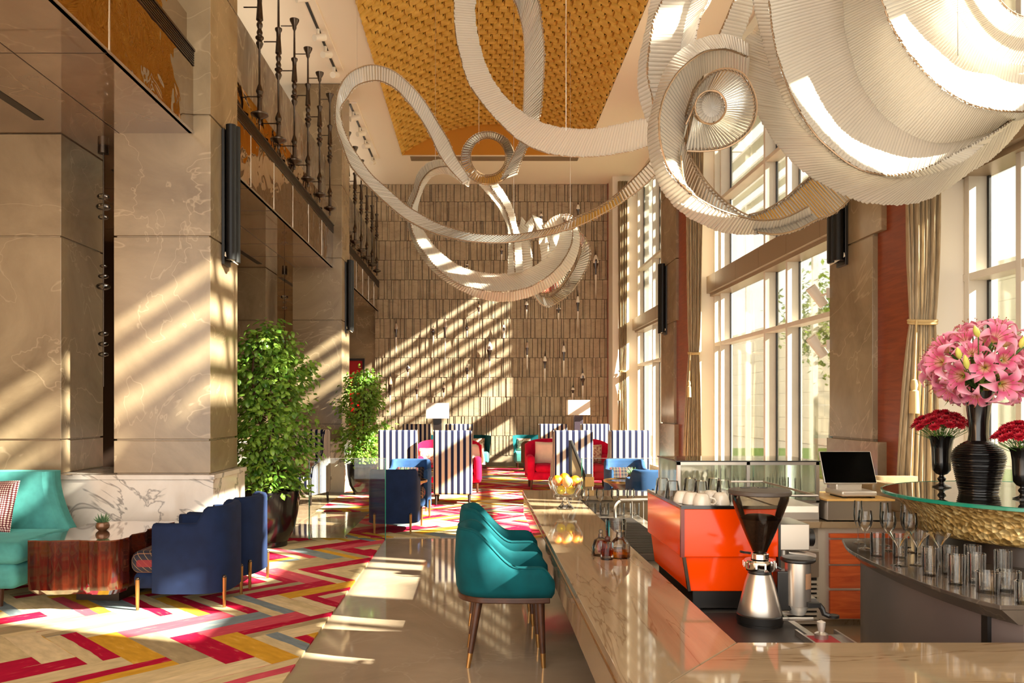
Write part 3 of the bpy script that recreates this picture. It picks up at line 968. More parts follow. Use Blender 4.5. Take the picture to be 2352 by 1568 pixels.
def cushion_mb(w, h, d, n=10):
    def f(u, v, s):
        a, b = 2 * u - 1, 2 * v - 1
        e = (1 - a ** 4) * (1 - b ** 4)
        pin = 1 - 0.06 * (1 - abs(a)) * b * b
        pin2 = 1 - 0.06 * (1 - abs(b)) * a * a
        return Vector((a * w / 2 * pin2, s * d / 2 * max(0, e) ** 0.5, b * h / 2 * pin + h / 2))
    mb = MB()
    mb.grid(n, n, lambda u, v: f(u, v, -1))
    mb.grid(n, n, lambda u, v: f(1 - u, v, 1))
    return mb
def cushion(loc, rz, tilt, w, h, d, mat, label, group=None):
    o = obj('cushion', cushion_mb(w, h, d), mat, None, smooth=80)
    o.location = loc
    o.rotation_euler = (tilt, 0, rz)
    return tag(o, label, 'cushion', group)
cushion((-4.12, 6.72, 0.51), -0.15, -0.28, 0.46, 0.44, 0.14, M['dots'], 'wine and white woven cushion leaning on the turquoise sofa back')

def live_edge_table():
    t = thing('coffee_table', 'glossy rosewood block coffee table with wavy edges', 'coffee table', (-3.06, 6.56, 0.012))
    base = [(-0.335, -0.50), (-0.16, -0.515), (0.02, -0.49), (0.16, -0.515), (0.31, -0.50), (0.36, -0.36), (0.33, -0.22), (0.38, -0.08), (0.34, 0.06), (0.39, 0.2), (0.36, 0.34), (0.40, 0.5), (0.2, 0.49), (0.02, 0.52), (-0.2, 0.48), (-0.30, 0.36), (-0.26, 0.22), (-0.32, 0.1), (-0.27, -0.05), (-0.33, -0.2), (-0.30, -0.36)]
    loop = spline([(x, y, 0) for x, y in base] + [(base[0][0], base[0][1], 0)], 6)[:-1]
    wav = [(p.x * (1 + .012 * math.sin(i * 1.7)), p.y * (1 + .008 * math.sin(i * 2.3))) for i, p in enumerate(loop)]
    n = len(wav)
    mb = MB()
    vs = [(x * s, y * s, z) for s, z in ((0.90, 0.12), (0.985, 0.16), (1, 0.22), (1, 0.528)) for x, y in wav]
    fs = []
    for j in range(3):
        for i in range(n):
            a, b = j * n + i, j * n + (i + 1) % n
            fs.append((a, b, b + n, a + n))
    fs.append(tuple(range(n - 1, -1, -1)))
    obj('body', mb.add(vs, fs), M['rosewood'], t)
    obj('table_top', MB().prism([(x * 1.0, y * 1.0) for x, y in wav], 0.528, 0.538), M['rosewood_top'], t)
    obj('plinth', MB().prism([(-0.16, -0.12), (0.2, -0.16), (0.24, 0.3), (-0.16, 0.34)], 0, 0.14), M['wood_black'], t)
    return t
live_edge_table()
def succulent(loc, s, label, group, rz=0):
    t = thing('potted_succulent', label, 'plant', loc, rz, group)
    t.scale = (s, s, s)
    obj('pot', MB().lathe([(.001, 0), (.030, 0), (.050, .018), (.056, .038), (.048, .062), (.036, .068), (.034, .062), (.001, .056)], seg=18), M['pineapple_pot'], t)
    mb = MB()
    r = random.Random(5)
    for k in range(22):
        a = k * 2.4; tilt = 0.25 + 0.9 * (k / 22)
        L = .075 * r.uniform(.8, 1.1)
        d = Vector((math.cos(a) * math.sin(tilt), math.sin(a) * math.sin(tilt), math.cos(tilt)))
        p0 = Vector((math.cos(a) * .008, math.sin(a) * .008, .055))
        mb.tube([p0, p0 + d * L * .4, p0 + d * L * .8 + Vector((0, 0, .006)), p0 + d * L + Vector((0, 0, .012))], [.007, .008, .004, .0006], 6)
    obj('leaves', mb, M['leaf_succulent'], t)
    return t
succulent((-3.06, 6.55, 0.55), 1.0, 'small spiky succulent in a round bronze pot on the rosewood table', 'succulents on the lounge tables')

def tub_chair(loc, rz, mat, label, group, plaid=True, legs=True):
    """barrel tub chair facing local -Y, shell nearly down to the floor"""
    t = thing('tub_chair', label, 'armchair', loc, rz, group)
    # shell path: from the left arm tip round the back to the right arm tip
    def path(u):
        a = lerp(-PI * 0.5 - 0.62, PI * 0.5 + 0.62, u) + PI / 2
        e = 3.2
        ca, sa = math.cos(a), math.sin(a)
        x = 0.315 * math.copysign(abs(ca) ** (2 / e), ca)
        y = 0.33 * math.copysign(abs(sa) ** (2 / e), sa)
        return x, y
    def ht(u):
        k = abs(2 * u - 1)                       # 0 back, 1 arm tips
        return 0.78 - 0.125 * smooth01((k - 0.50) / 0.14)
    th = 0.075
    def cross(u):
        x, y = path(u); h = ht(u)
        l = math.hypot(x, y); nx, ny = x / l, y / l
        pts = [(0, 0.12), (0, 0.2), (0, h - .03), (-.012, h - .008), (-th / 2, h), (-th + .012, h - .008), (-th, h - .03), (-th, 0.3), (-th, 0.14)]
        return [(x + nx * q, y + ny * q, z) for q, z in pts]
    NU = 44
    cs = [cross(i / (NU - 1)) for i in range(NU)]
    vs = [p for c in cs for p in c]; m = len(cs[0])
    fs = []
    for i in range(NU - 1):
        for j in range(m):
            a, b = i * m + j, i * m + (j + 1) % m
            fs.append((a, a + m, b + m, b))
    fs.append(tuple(range(m))); fs.append(tuple((NU - 1) * m + j for j in range(m - 1, -1, -1)))
    obj('backrest', MB().add(vs, fs), mat, t, smooth=60)
    obj('seat', MB().rbox(-0.245, 0.245, -0.40, 0.25, 0.14, 0.27, .05, 4), mat, t)
    obj('seat_cushion', MB().rbox(-0.245, 0.245, -0.43, 0.25, 0.25, 0.43, .075, 5), M['plaid'], t)
    for x, y in ((-0.31, -0.33), (0.31, -0.33), (-0.22, 0.30), (0.22, 0.30)):
        lg = obj('leg', MB().tube([(x, y, 0), (x, y, 0.23)], [.012, .017], 10), M['brass'], t)
        obj('knob', MB().ball((x, y, 0.235), .016, 10, 6), M['bronze'], lg)
    return t
tub_chair((-2.26, 6.42, 0.012), -PI / 2, M['blue'], 'navy velvet tub chair nearest the rosewood table', 'navy tub chairs')
tub_chair((-2.22, 7.06, 0.012), -PI / 2 - 0.08, M['blue'], 'navy velvet tub chair close to the tall planter of the large leafy tree', 'navy tub chairs')

# planters with ficus trees
def planter(loc, r, h, label):
    t = thing('planter', label, 'plant pot', loc)
    obj('pot', MB().lathe([(.001, 0), (.60 * r, 0), (.60 * r, .055), (.62 * r, .06), (.84 * r, .3 * h), (.95 * r, .6 * h), (1.0 * r, h - .03), (1.0 * r, h), (.93 * r, h), (.90 * r, h - .06), (.001, h - .06)], seg=36), M['black_gloss'], t)
    mb = MB(); rr = random.Random(2)
    for k in range(60):
        a = rr.uniform(0, 6.28); d = r * .82 * math.sqrt(rr.random())
        mb.ball((d * math.cos(a), d * math.sin(a), h - .05), rr.uniform(.02, .035), 8, 5)
    s = obj('gravel', mb, M['soil'], t)
    s['kind'] = 'stuff'
def ficus(loc, rad, h, n, label, seed, leaf=.055):
    t = thing('ficus_tree', label, 'plant', loc)
    r = random.Random(seed)
    mb = MB()
    tops = []
    for k in range(5):
        a = k * 1.26; b = Vector((.05 * math.cos(a), .05 * math.sin(a), 0))
        p = [b, b + Vector((.03 * math.cos(a), .03 * math.sin(a), h * .35)), b + Vector((rad * .35 * math.cos(a), rad * .35 * math.sin(a), h * .7)), b + Vector((rad * .3 * math.cos(a + .5), rad * .3 * math.sin(a + .5), h * .97))]
        mb.tube(spline(p, 5), .012, 6)
    for k in range(70):
        z = r.uniform(.12, .95) * h; a = r.uniform(0, 6.28)
        q = rad * r.uniform(.6, .95)
        mb.tube([(0.03 * math.cos(a), 0.03 * math.sin(a), z - .08), (q * .5 * math.cos(a), q * .5 * math.sin(a), z), (q * math.cos(a), q * math.sin(a), z - .02)], [.006, .004, .002], 4, False)
    obj('trunk', mb, M['wood_dark'], t)
    mb = MB()
    tips = []
    nt = max(40, n // 34)
    for k in range(nt):
        v = (k + .5) / nt; z = h * (0.03 + 0.97 * v ** .95)
        prof = rad * (0.62 + .42 * math.sin(PI * min(1, v * 1.02)) ** .6) * (1 - .55 * max(0, v - .8) / .2)
        a = k * 2.4 + r.uniform(-.5, .5); d = prof * r.choice([.35, .7, .9, 1.0, 1.12])
        tips.append(Vector((d * math.cos(a), d * math.sin(a), z + r.uniform(-.05, .05))))
    for k in range(n):
        c = tips[k % nt]
        p = c + Vector((r.gauss(0, .075), r.gauss(0, .075), r.gauss(0, .06)))
        a = math.atan2(p.y, p.x)
        yaw = a + r.uniform(-1.3, 1.3); pit = r.uniform(-1.2, 0.25); L = leaf * r.uniform(.65, 1.3)
        dx = Vector((math.cos(yaw) * math.cos(pit), math.sin(yaw) * math.cos(pit), math.sin(pit)))
        sd = Vector((-math.sin(yaw), math.cos(yaw), 0)); roll = r.uniform(-.7, .7)
        nr = dx.cross(sd)
        sd = (sd * math.cos(roll) + nr * math.sin(roll)) * L * .34
        up = dx.cross(sd).normalized() * L * .07
        a0 = p; a1 = p + dx * L * .3; a2 = p + dx * L * .65; a3 = p + dx * L - up * 2
        mb.add([a0, a1 + sd - up, a1 - sd - up, a2 + sd * .85 - up, a2 - sd * .85 - up, a3, a1 + up, a2 + up],
               [(0, 1, 6), (0, 6, 2), (1, 3, 7, 6), (6, 7, 4, 2), (3, 5, 7), (7, 5, 4)])
    o = obj('foliage', mb, M['leaf'], t, smooth=60)
    return t
planter((-2.34, 8.98, 0.012), 0.335, 0.615, 'large black glazed planter beside the navy tub chairs')
ficus((-2.34, 8.98, 0.58), 0.40, 1.82, 5200, 'large leafy green tree in the black planter beside the near left column', 11, .07)
planter((-2.06, 14.25, 0.012), 0.275, 0.55, 'black glazed planter in front of the far left column')
ficus((-2.06, 14.25, 0.53), 0.32, 1.62, 3000, 'leafy green tree in the black planter in front of the far left column', 23, .07)

t = thing('folding_screen', 'crimson folding screen showing between the far left column and the small tree', 'screen', (-2.72, 16.4, 0.012))
for k in range(3):
    a = (-1) ** k * .35
    obj('panel', MB().box(-.17, .17, -.015, .015, 0, 1.42, M=Matrix.Translation((-.05 - .3 * k + .26, .06 * (k % 2), 0)) @ Matrix.Rotation(a, 4, 'Z')), M['red_door'], t, smooth=0, bevel=.003)
# ------------------------------------------------------------------ lounge in the middle distance
CZ = 0.012
GS = 'striped high back chairs'
def make_striped(label):
    """tall wing chair facing local +Y (its back towards -Y)"""
    t = thing('wing_chair', label, 'armchair', (0, 0, 0), 0, GS)
    w = 0.305
    b = MB()
    b.rbox(-w, w, -0.34, -0.22, 0.17, 1.175, .03, 3)
    obj('backrest', b, M['stripes'], t)
    for s in (-1, 1):
        prof = [(-0.23, 0.17), (0.36, 0.17), (0.36, 0.42), (0.30, 0.60), (0.10, 0.66), (-0.04, 0.80), (-0.08, 1.08), (-0.13, 1.165), (-0.23, 1.17)]
        x0, x1 = (s * w - .028 * s, s * w + .002 * s)
        vs = [(x0, y, z) for y, z in prof] + [(x1, y, z) for y, z in prof]; n = len(prof)
        fs = [tuple(range(n)), tuple(range(2 * n - 1, n - 1, -1))] + [(i, (i + 1) % n, (i + 1) % n + n, i + n) for i in range(n)]
        obj('wing', MB().add(vs, fs), M['stripes'], t, bevel=.008)
    obj('seat', MB().rbox(-w + .035, w - .035, -0.23, 0.37, 0.20, 0.46, .05, 4), M['stripes'], t)
    for x, y, k in ((-.26, -.29, -.03), (.26, -.29, -.03), (-.26, .31, 0), (.26, .31, 0)):
        obj('leg', MB().tube([(x, y + k, 0), (x, y, 0.18)], [.016, .024], 8), M['wood_black'], t)
    return t
s0 = make_striped('tall striped chair, back turned, right of the brass rimmed round table')
def X_at(px, Y): return (px - VX) * Y / F
s0.location = (X_at(1040, 12.72), 12.95, CZ)
dup(s0, (X_at(914, 12.9), 13.1, CZ), 0, 'tall striped chair, back turned, directly behind the brass rimmed round table')
dup(s0, (X_at(957, 17.6), 17.85, CZ), 0, 'tall striped chair behind the left crimson settee, left of the table lamp')
dup(s0, (X_at(1055, 17.6), 17.85, CZ), 0, 'tall striped chair behind the left crimson settee, right of the table lamp')
dup(s0, (X_at(1316, 12.72), 12.95, CZ), 0, 'tall striped chair, back turned, directly behind the arched sign board')
dup(s0, (X_at(1445, 12.72), 12.95, CZ), 0, 'tall striped chair, back turned, nearest the windows behind a blue tub chair')
dup(s0, (X_at(1270, 17.6), 17.85, CZ), 0, 'tall striped chair behind the right crimson settee, left of the table lamp')
dup(s0, (X_at(1367, 17.6), 17.85, CZ), 0, 'tall striped chair behind the right crimson settee, by the far curtain')
dup(s0, (X_at(690, 12.7), 13.0, CZ), PI - 0.25, 'striped wing chair facing the room at the foot of the far left column')
cushion((X_at(684, 12.7), 12.98, CZ + .46), -0.25, -0.2, 0.42, 0.34, 0.12, M['print'], 'cream patterned cushion on the striped wing chair by the far left column')

def red_settee(loc, w, label):
    t = thing('settee', label, 'sofa', loc)
    obj('base', MB().rbox(-w, w, -0.40, 0.36, 0.18, 0.34, .05), M['crimson'], t)
    obj('seat', MB().rbox(-w + .14, w - .14, -0.43, 0.22, 0.33, 0.47, .06), M['crimson'], t)
    mb = MB()
    def bk(u, v):
        x = lerp(-w, w, u); k = abs(2 * u - 1)
        top = 0.93 - 0.10 * k ** 6
        return (x, 0.27 - .22 * k ** 4 , lerp(.2, top, v))
    def bk2(u, v):
        x = lerp(-w, w, u); k = abs(2 * u - 1)
        top = 0.93 - 0.10 * k ** 6
        return (x * 1.02, 0.42 - .20 * k ** 4, lerp(.2, top, v))
    mb.grid(25, 6, bk); mb.grid(25, 6, lambda u, v: bk2(1 - u, v))
    mb.grid(25, 2, lambda u, v: tuple(Vector(bk(u, 1)).lerp(Vector(bk2(u, 1)), v) + Vector((0, 0, .012 * math.sin(PI * v)))))
    for e in (0, 1): mb.grid(2, 6, lambda u, v: tuple(Vector(bk(e, v)).lerp(Vector(bk2(e, v)), u)))
    obj('backrest', mb, M['crimson'], t, smooth=60)
    for s in (-1, 1):
        obj('arm', MB().rbox(s * w - .14 if s > 0 else -w, w if s > 0 else -w + .14, -0.42, 0.30, 0.2, 0.64, .06), M['crimson'], t)
        for y in (-.34, .28): obj('leg', MB().tube([(s * (w - .07), y, 0), (s * (w - .08), y, .2)], [.018, .028], 8), M['wood_dark'], t)
    return t
red_settee((X_at(1030, 14.7), 14.85, CZ), 0.60, 'crimson velvet settee behind the left pair of striped chairs')
red_settee((X_at(1306, 15.2), 15.35, CZ), 0.79, 'crimson velvet settee behind the right pair of striped chairs')
cushion((X_at(1092, 14.8), 14.92, CZ + .47), 0.5, -0.2, 0.42, 0.40, 0.14, M['cushion_cream'], 'cream cushion propped at the right end of the left crimson settee')
cushion((X_at(978, 14.7), 14.92, CZ + .47), 0, -0.2, 0.36, 0.32, 0.12, M['print'], 'cream cushion with rosy print at the left end of the left crimson settee')
cushion((X_at(1255, 15.2), 15.30, CZ + .47), -0.3, -0.2, 0.46, 0.42, 0.14, M['cushion_cream'], 'cream cushion at the left end of the right crimson settee')
cushion((X_at(1366, 15.2), 15.42, CZ + .47), 0.1, -0.2, 0.38, 0.36, 0.12, M['print'], 'cream cushion with rosy print on the right crimson settee')

def teal_settee(loc, w, label):
    t = thing('settee', label, 'sofa', loc)
    obj('seat', MB().rbox(-w, w, -0.42, 0.3, 0.14, 0.42, .06), M['teal_light'], t)
    mb = MB()
    def bk(u, v, o):
        k = abs(2 * u - 1); x = lerp(-w, w, u)
        return (x * (1 + .06 * v), 0.28 + o - .62 * max(0, (k - .82) / .18) ** 1.5, lerp(.15, .82, v))
    mb.grid(31, 6, lambda u, v: bk(u, v, 0)); mb.grid(31, 6, lambda u, v: bk(1 - u, v, .1))
    mb.grid(31, 2, lambda u, v: bk(u, 1, .1 * v))
    for e in (0, 1): mb.grid(2, 6, lambda u, v: bk(e, v, .1 * u))
    obj('backrest', mb, M['teal'], t, smooth=60)
    for s in (-1, 1):
        for y in (-.32, .26): obj('leg', MB().tube([(s * (w - .08), y, 0), (s * (w - .08), y, .15)], [.016, .024], 8), M['wood_dark'], t)
    return t
teal_settee((X_at(1040, 20.6), 20.6, CZ), 0.92, 'teal settee against the stave wall, left of the carpet aisle')
teal_settee((X_at(1258, 20.6), 20.6, CZ), 0.86, 'teal settee against the stave wall, right of the carpet aisle')
cushion((X_at(1098, 20.5), 20.66, CZ + .42), 0.1, -0.2, 0.36, 0.33, 0.12, M['print'], 'tan cushion on the left teal settee by the stave wall')
cushion((X_at(1203, 20.5), 20.66, CZ + .42), -0.1, -0.2, 0.36, 0.33, 0.12, M['print'], 'tan cushion on the right teal settee by the stave wall')

# brown low chair in front of the right teal settee
t = thing('tub_chair', 'low brown fabric chair standing before the right teal settee', 'armchair', (X_at(1226, 19.5), 19.5, CZ))
def brc(u, v):
    a = lerp(PI * 1.02, PI * 1.98, u)
    return (0.28 * math.cos(a), .29 * math.sin(a) + .05, lerp(.2, .74 - .1 * abs(2 * u - 1) ** 3, v))
obj('backrest', MB().grid(17, 5, brc), M['brown_fabric'], t, solid=.06)
obj('seat', MB().rbox(-.24, .24, -.18, .32, .2, .44, .05), M['brown_fabric'], t)
for x in (-.22, .22):
    for y in (-.2, .26): obj('leg', MB().tube([(x, y, 0), (x, y, .24)], .016, 8), M['wood_black'], t)

# console tables with the two lamps
def console(px, label):
    t = thing('console_table', label, 'table', (X_at(px, 19.0), 19.0, CZ))
    obj('table_top', MB().box(-.4, .4, -.18, .18, .68, .72), M['wood_black'], t, bevel=.004)
    for x in (-.37, .37):
        for y in (-.15, .15): obj('leg', MB().box(x - .02, x + .02, y - .02, y + .02, 0, .68), M['wood_black'], t)
def lamp(px, w, zt, zb, label, mat):
    t = thing('table_lamp', label, 'lamp', (X_at(px, 19.0), 19.0, CZ + .72))
    z0 = CZ + .72
    obj('base', MB().prism([(-.10, -.10), (.10, -.10), (.10, .10), (-.10, .10)], 0, zb - z0 - .01), mat, t, bevel=.004)
    mb = MB()
    a, b, c, d = -w, w, -.18, .18
    mb.box(a, b, c, c + .006, zb - z0, zt - z0).box(a, b, d - .006, d, zb - z0, zt - z0)
    mb.box(a, a + .006, c, d, zb - z0, zt - z0).box(b - .006, b, c, d, zb - z0, zt - z0)
    obj('lamp_shade', mb, M['lampshade'], t, smooth=0)
    obj('harp', MB().tube([(0, 0, zb - z0 - .02), (0, 0, zt - z0 - .03)], .01, 6).box(-w, w, -.004, .004, zt - z0 - .04, zt - z0 - .032), M['brass'], t)
console(1005, 'black console table under the left lamp'); console(1328, 'black console table under the right lamp')
lamp(1005, .265, 1.65, 1.29, 'table lamp with a pale rectangular shade and black base, left of the carpet aisle', M['wood_black'])
lamp(1328, .265, 1.72, 1.37, 'table lamp with a pale rectangular shade and dark base, near the far curtain', plain('aubergine lacquer', rgb(62, 50, 60), .4))

# round tables, blue tub chairs behind the glass rail
def tray_table(loc, r, h, label, top):
    t = thing('side_table', label, 'table', loc)
    obj('table_top', MB().lathe([(.001, h - .012), (r, h - .012), (r + .004, h - .004), (r, h), (.001, h)], seg=40), top, t)
    obj('rim', MB().lathe([(r - .002, h - .02), (r + .012, h - .014), (r + .012, h + .012), (r - .002, h + .012)], seg=40), M['brass'], t)
    obj('bowl', MB().lathe([(.03, h - .14), (r * .6, h - .10), (r * .95, h - .012)], seg=32), M['wood_dark'], t)
    obj('pedestal', MB().lathe([(.001, 0), (.19, 0), (.19, .015), (.035, .03), (.03, h - .13), (.05, h - .10)], seg=24), M['bronze'], t)
ztab = CZ
tray_table((X_at(925, 10.85), 10.85, ztab), .32, .55, 'round tray table with brass rim between the navy tub chairs behind the glass rail', M['black_gloss'])
tray_table((X_at(1440, 10.85), 10.85, ztab), .30, .55, 'round glass topped table in front of the blue chair near the windows', M['black_gloss'])
succulent((X_at(928, 10.80), 10.80, ztab + .55), 1.35, 'pale spiky succulent in a round pot on the brass rimmed tray table', 'succulents on the lounge tables', 1)
succulent((X_at(1453, 10.80), 10.80, ztab + .55), 1.35, 'pale spiky succulent in a round pot on the round table near the windows', 'succulents on the lounge tables', 2)
tub_chair((X_at(905, 10.0) , 10.12, CZ), PI, M['blue'], 'navy tub chair just behind the glass rail', 'navy tub chairs')
tub_chair((X_at(940, 11.6), 11.62, CZ), 0.0, M['blue_mid'], 'blue tub chair facing the bar across the brass rimmed table', 'blue tub chairs')
tub_chair((X_at(1440, 11.6), 11.62, CZ), 0.0, M['blue_mid'], 'blue tub chair facing the bar near the windows', 'blue tub chairs')
tub_chair((X_at(1500, 10.0), 10.05, CZ), PI, M['blue_mid'], 'blue velvet tub chair with its back to the glass display case', 'blue tub chairs')
cushion((X_at(937, 11.6), 11.78, CZ + .43), 0, -.25, .44, .24, .1, M['plaid'], 'plaid cushion on the blue tub chair left of the carpet aisle')
cushion((X_at(1432, 11.6), 11.78, CZ + .43), 0, -.25, .44, .24, .1, M['plaid'], 'plaid cushion on the blue tub chair near the windows')
tray_table((X_at(655, 12.1), 12.1, 0.004), .16, .6, 'small dark side table beside the striped wing chair by the far left column', M['black_gloss'])
tray_table((X_at(987, 14.1), 13.95, CZ), .22, .46, 'small dark table between the left pair of striped chairs and the crimson settee', M['black_gloss'])
succulent((X_at(979, 14.1), 13.90, CZ + .46), 1.3, 'pale succulent in a pot on the small table before the left crimson settee', 'succulents on the lounge tables', .4)

# glass rails
def rail(x0, x1, label):
    t = thing('glass_rail', label, 'railing', ((x0 + x1) / 2, 9.40, 0))
    h = (x1 - x0) / 2
    obj('panel', MB().box(-h, h, -.008, .008, 0.0, .955), M['rail_glass'], t, smooth=0)
    obj('edge', MB().box(h - .004, h + .004, -.0125, .0125, 0, .957).box(-h - .004, -h + .004, -.0125, .0125, 0, .957), M['glass_edge'], t, smooth=0)
    obj('top_edge', MB().box(-h, h, -.008, .008, .953, .957), M['steel_pale'], t, smooth=0)
rail(-1.98, -1.09, 'clear glass rail standing on the floor at the end of the marble walkway')
rail(1.20, 3.2, 'clear glass rail beyond the end of the bar')
# arched sign board
t = thing('sign_board', 'tall arched tan sign board with black rim standing beyond the fruit bowl', 'sign', (1.13, 9.75, 0), -0.15)
pts = [(-.02, .01)] + [(-.02 + .40 * (1 - math.cos(PI / 2 * i / 20)), .02 + 1.13 * math.cos(PI / 2 * i / 20) ** .9 if i < 20 else .02) for i in range(21)]
vs = [(x, -.012, z) for x, z in pts] + [(x, .012, z) for x, z in pts]; n = len(pts)
obj('panel', MB().add(vs, [tuple(range(n)), tuple(range(2 * n - 1, n - 1, -1))] + [(i, (i + 1) % n, (i + 1) % n + n, i + n) for i in range(n)]), M['tan_board'], t, smooth=0)
obj('rim', MB().tube([(x, 0, z) for x, z in pts], .022, 8), M['black'], t)
t = thing('post', 'slim tan post with a small square plate beside the arched sign board', 'post', (1.24, 9.05, 0))
obj('shaft', MB().box(-.035, .035, -.02, .02, 0, .80), M['tan_board'], t, bevel=.003)
obj('plate', MB().box(-.05, .05, -.03, -.02, .66, .77), M['timber_top'], t, bevel=.003)

# ------------------------------------------------------------------ art glass spindles on the far wall
def spindle_glass(px, y0, y1, kind, label, solid):
    """px centre, y0 top and y1 bottom in the photograph; hangs on pins in front of the wall"""
    Y = 21.22
    top = W(px, y0, Y); bot = W(px, y1, Y)
    L = top.z - bot.z
    t = thing('glass_spindle', label, 'wall ornament', (top.x, Y, bot.z), 0, 'art glass spindles on the stave wall')
    wd = (0.066 if kind == 'ring' else 0.050) * min(1.25, max(.7, L / 1.6))
    c = 0.70
    prof = [(.002, 0), (.010, .10 * L), (.016, .3 * L), (.022, .45 * L), (.026, .55 * L), (wd * 1.3, (c - .03) * L), (wd * 1.45, c * L), (wd * 1.1, (c + .06) * L), (.020, (c + .13) * L), (.010, .92 * L), (.002, L)]
    bands = [M['spg_dark'], M['spg_light'], M['spg_mid']]
    cut = [(0, 4, 1), (3, 6, 0), (5, 9, 1 if solid else 2), (8, 11, 0)] if solid != 2 else [(0, 4, 0), (3, 6, 1), (5, 9, 1), (8, 11, 0)]
    names = ['tail', 'neck', 'bulb', 'tip']
    for (a, b, m), nm in zip(cut, names):
        obj(nm, MB().lathe(prof[a:b], (0, 0, 0), 12, sy=.55), bands[m], t)
    if kind == 'ring':
        obj('eye', MB().lathe([(.001, -.02), (wd * .55, -.016), (wd * .55, .016), (.001, .02)], (0, 0, 0), 14, M=Matrix.Translation((0, -wd * .78, c * L)) @ Matrix.Rotation(PI / 2, 4, 'X') @ Matrix.Diagonal((1, 1.9, 1, 1))), M['spg_dark'], t)
    mb = MB().tube([(0, 0, .62 * L), (0, YF - .03 - Y, .62 * L)], .006, 6)
    obj('wall_pin', mb, M['bronze'], t)
    return t
M['spg_dark'] = plain('dark striped art glass', rgb(62, 42, 34), .08, coat=.6)
M['spg_light'] = plain('pale art glass', rgb(238, 228, 214), .15, coat=.4)
M['spg_mid'] = plain('smoky art glass', rgb(170, 142, 120), .12, coat=.6)
sx = lambda v: 860 + v / 4.126
lo = lambda v: 690 + v / 4.126
hi = lambda v: 420 + v / 4.126
SP = [(205, lo(160), lo(500), 'slim', 0, 'high on the shaded left of the stave wall above the small tree'),
      (557, lo(225), lo(420), 'ring', 0, 'where the uppermost light streak begins, left of a taller dark one'),
      (670, lo(95), lo(570), 'slim', 0, 'tallest dark one left of centre, crossing the uppermost light streaks'),
      (877, lo(210), lo(350), 'ring', 0, 'small one among the light streaks, right of the tallest dark one'),
      (988, lo(0), lo(195), 'slim', 0, 'directly below the lowest white loop of the chandelier'),
      (1090, lo(305), lo(795), 'ring', 1, 'pale ringed one in the middle of the light streaks'),
      (1225, lo(175), lo(500), 'ring', 2, 'near the right edge of the light streaks'),
      (1447, lo(345), lo(655), 'slim', 0, 'first one in the shade right of the light streaks'),
      (1615, lo(475), lo(780), 'slim', 1, 'pale banded one midway between the two lamps'),
      (1795, lo(365), lo(735), 'slim', 1, 'dark bulbed one above and left of the right lamp'),
      (1975, lo(635), lo(945), 'ring', 1, 'white ringed one standing just above the right lamp'),
      (1880, lo(800), lo(940), 'slim', 1, 'short one above the left corner of the right lamp shade'),
      (148, lo(640), lo(1110), 'slim', 0, 'tallest one beside the top of the small tree'),
      (315, lo(590), lo(750), 'ring', 1, 'small one in the streaks above the small tree'),
      (400, lo(770), lo(985), 'slim', 0, 'above and left of the left lamp shade'),
      (655, lo(760), lo(965), 'slim', 0, 'rising just above the left lamp shade'),
      (878, lo(590), lo(790), 'ring', 0, 'short one in the streaks below the centre of the wall'),
      (1745, lo(30), lo(190), 'ring', 1, 'small one below the tip of the chandelier knot'),
      (1928, hi(1010), lo(270), 'slim', 1, 'long pale one right of the chandelier knot, lower of two in line'),
      (1930, hi(160), hi(430), 'slim', 1, 'uppermost one near the right end of the wall'),
      (1580, hi(262), hi(430), 'slim', 1, 'peeping over the top of the chandelier knot'),
      (1378, hi(345), hi(450), 'slim', 0, 'small dark one left of the chandelier knot'),
      (1205, hi(590), hi(745), 'slim', 0, 'small one inside the big white loop'),
      (878, hi(755), hi(835), 'slim', 1, 'tiny one low inside the big white loop'),
      (2098, hi(598), hi(1090), 'ring', 1, 'tallest one at the far right of the wall'),
      (1442, hi(1090), lo(175), 'slim', 1, 'slender pale one hanging under the chandelier knot')]
for v, y0, y1, kind, sol, where in SP:
    spindle_glass(sx(v), y0, y1, kind, 'art glass spindle, ' + where, sol)

# ------------------------------------------------------------------ curtains
def curtain(loc, top, tie, bot, ztie, zt, label, tassel_side=-1, depth=.09):
    """top, tie and bot are (left x, right x) pairs relative to loc; folds run in depth"""
    t = thing('curtain', label, 'curtain', loc)
    NP = 9
    def span(z):
        if z > ztie:
            k = ((z - ztie) / (zt - ztie)) ** .55
            return lerp(tie[0], top[0], k), lerp(tie[1], top[1], k)
        k = (1 - z / ztie) ** .7
        return lerp(tie[0], bot[0], k), lerp(tie[1], bot[1], k)
    def f(u, v):
        z = lerp(0.02, zt, v)
        a, b = span(z)
        amp = depth * (0.45 + 0.55 * min(1, abs(z - ztie) / .5))
        return (lerp(a, b, u), amp * (math.sin(u * NP * 2 * PI + .5 * math.sin(z * 2)) * .5 + .2 * math.sin(u * 23)), z)
    obj('drape', MB().grid(NP * 12, 60, f), M['curtain'], t, smooth=80, solid=.006)
    cx = (tie[0] + tie[1]) / 2; rx = (tie[1] - tie[0]) / 2 + .015
    ring = [(cx + rx * math.cos(a), -.0 + depth * .75 * math.sin(a), ztie + .012 * math.sin(a * 1)) for a in [2 * PI * i / 24 for i in range(25)]]
    rp = obj('tieback', MB().tube(ring, .013, 8).tube([(p[0], p[1], p[2] - .02) for p in ring], .011, 8), M['rope'], t)
    tx = cx + tassel_side * rx * .8
    mb = MB().tube([(tx, -depth * .8, ztie), (tx - .02, -depth, ztie - .25), (tx - .03, -depth, ztie - .5)], .008, 6)
    mb.lathe([(.001, 0), (.022, -.01), (.03, -.05), (.022, -.09), (.034, -.1), (.04, -.28), (.001, -.28)], (tx - .03, -depth, ztie - .48), 12)
    obj('tassel', mb, M['rope'], rp)
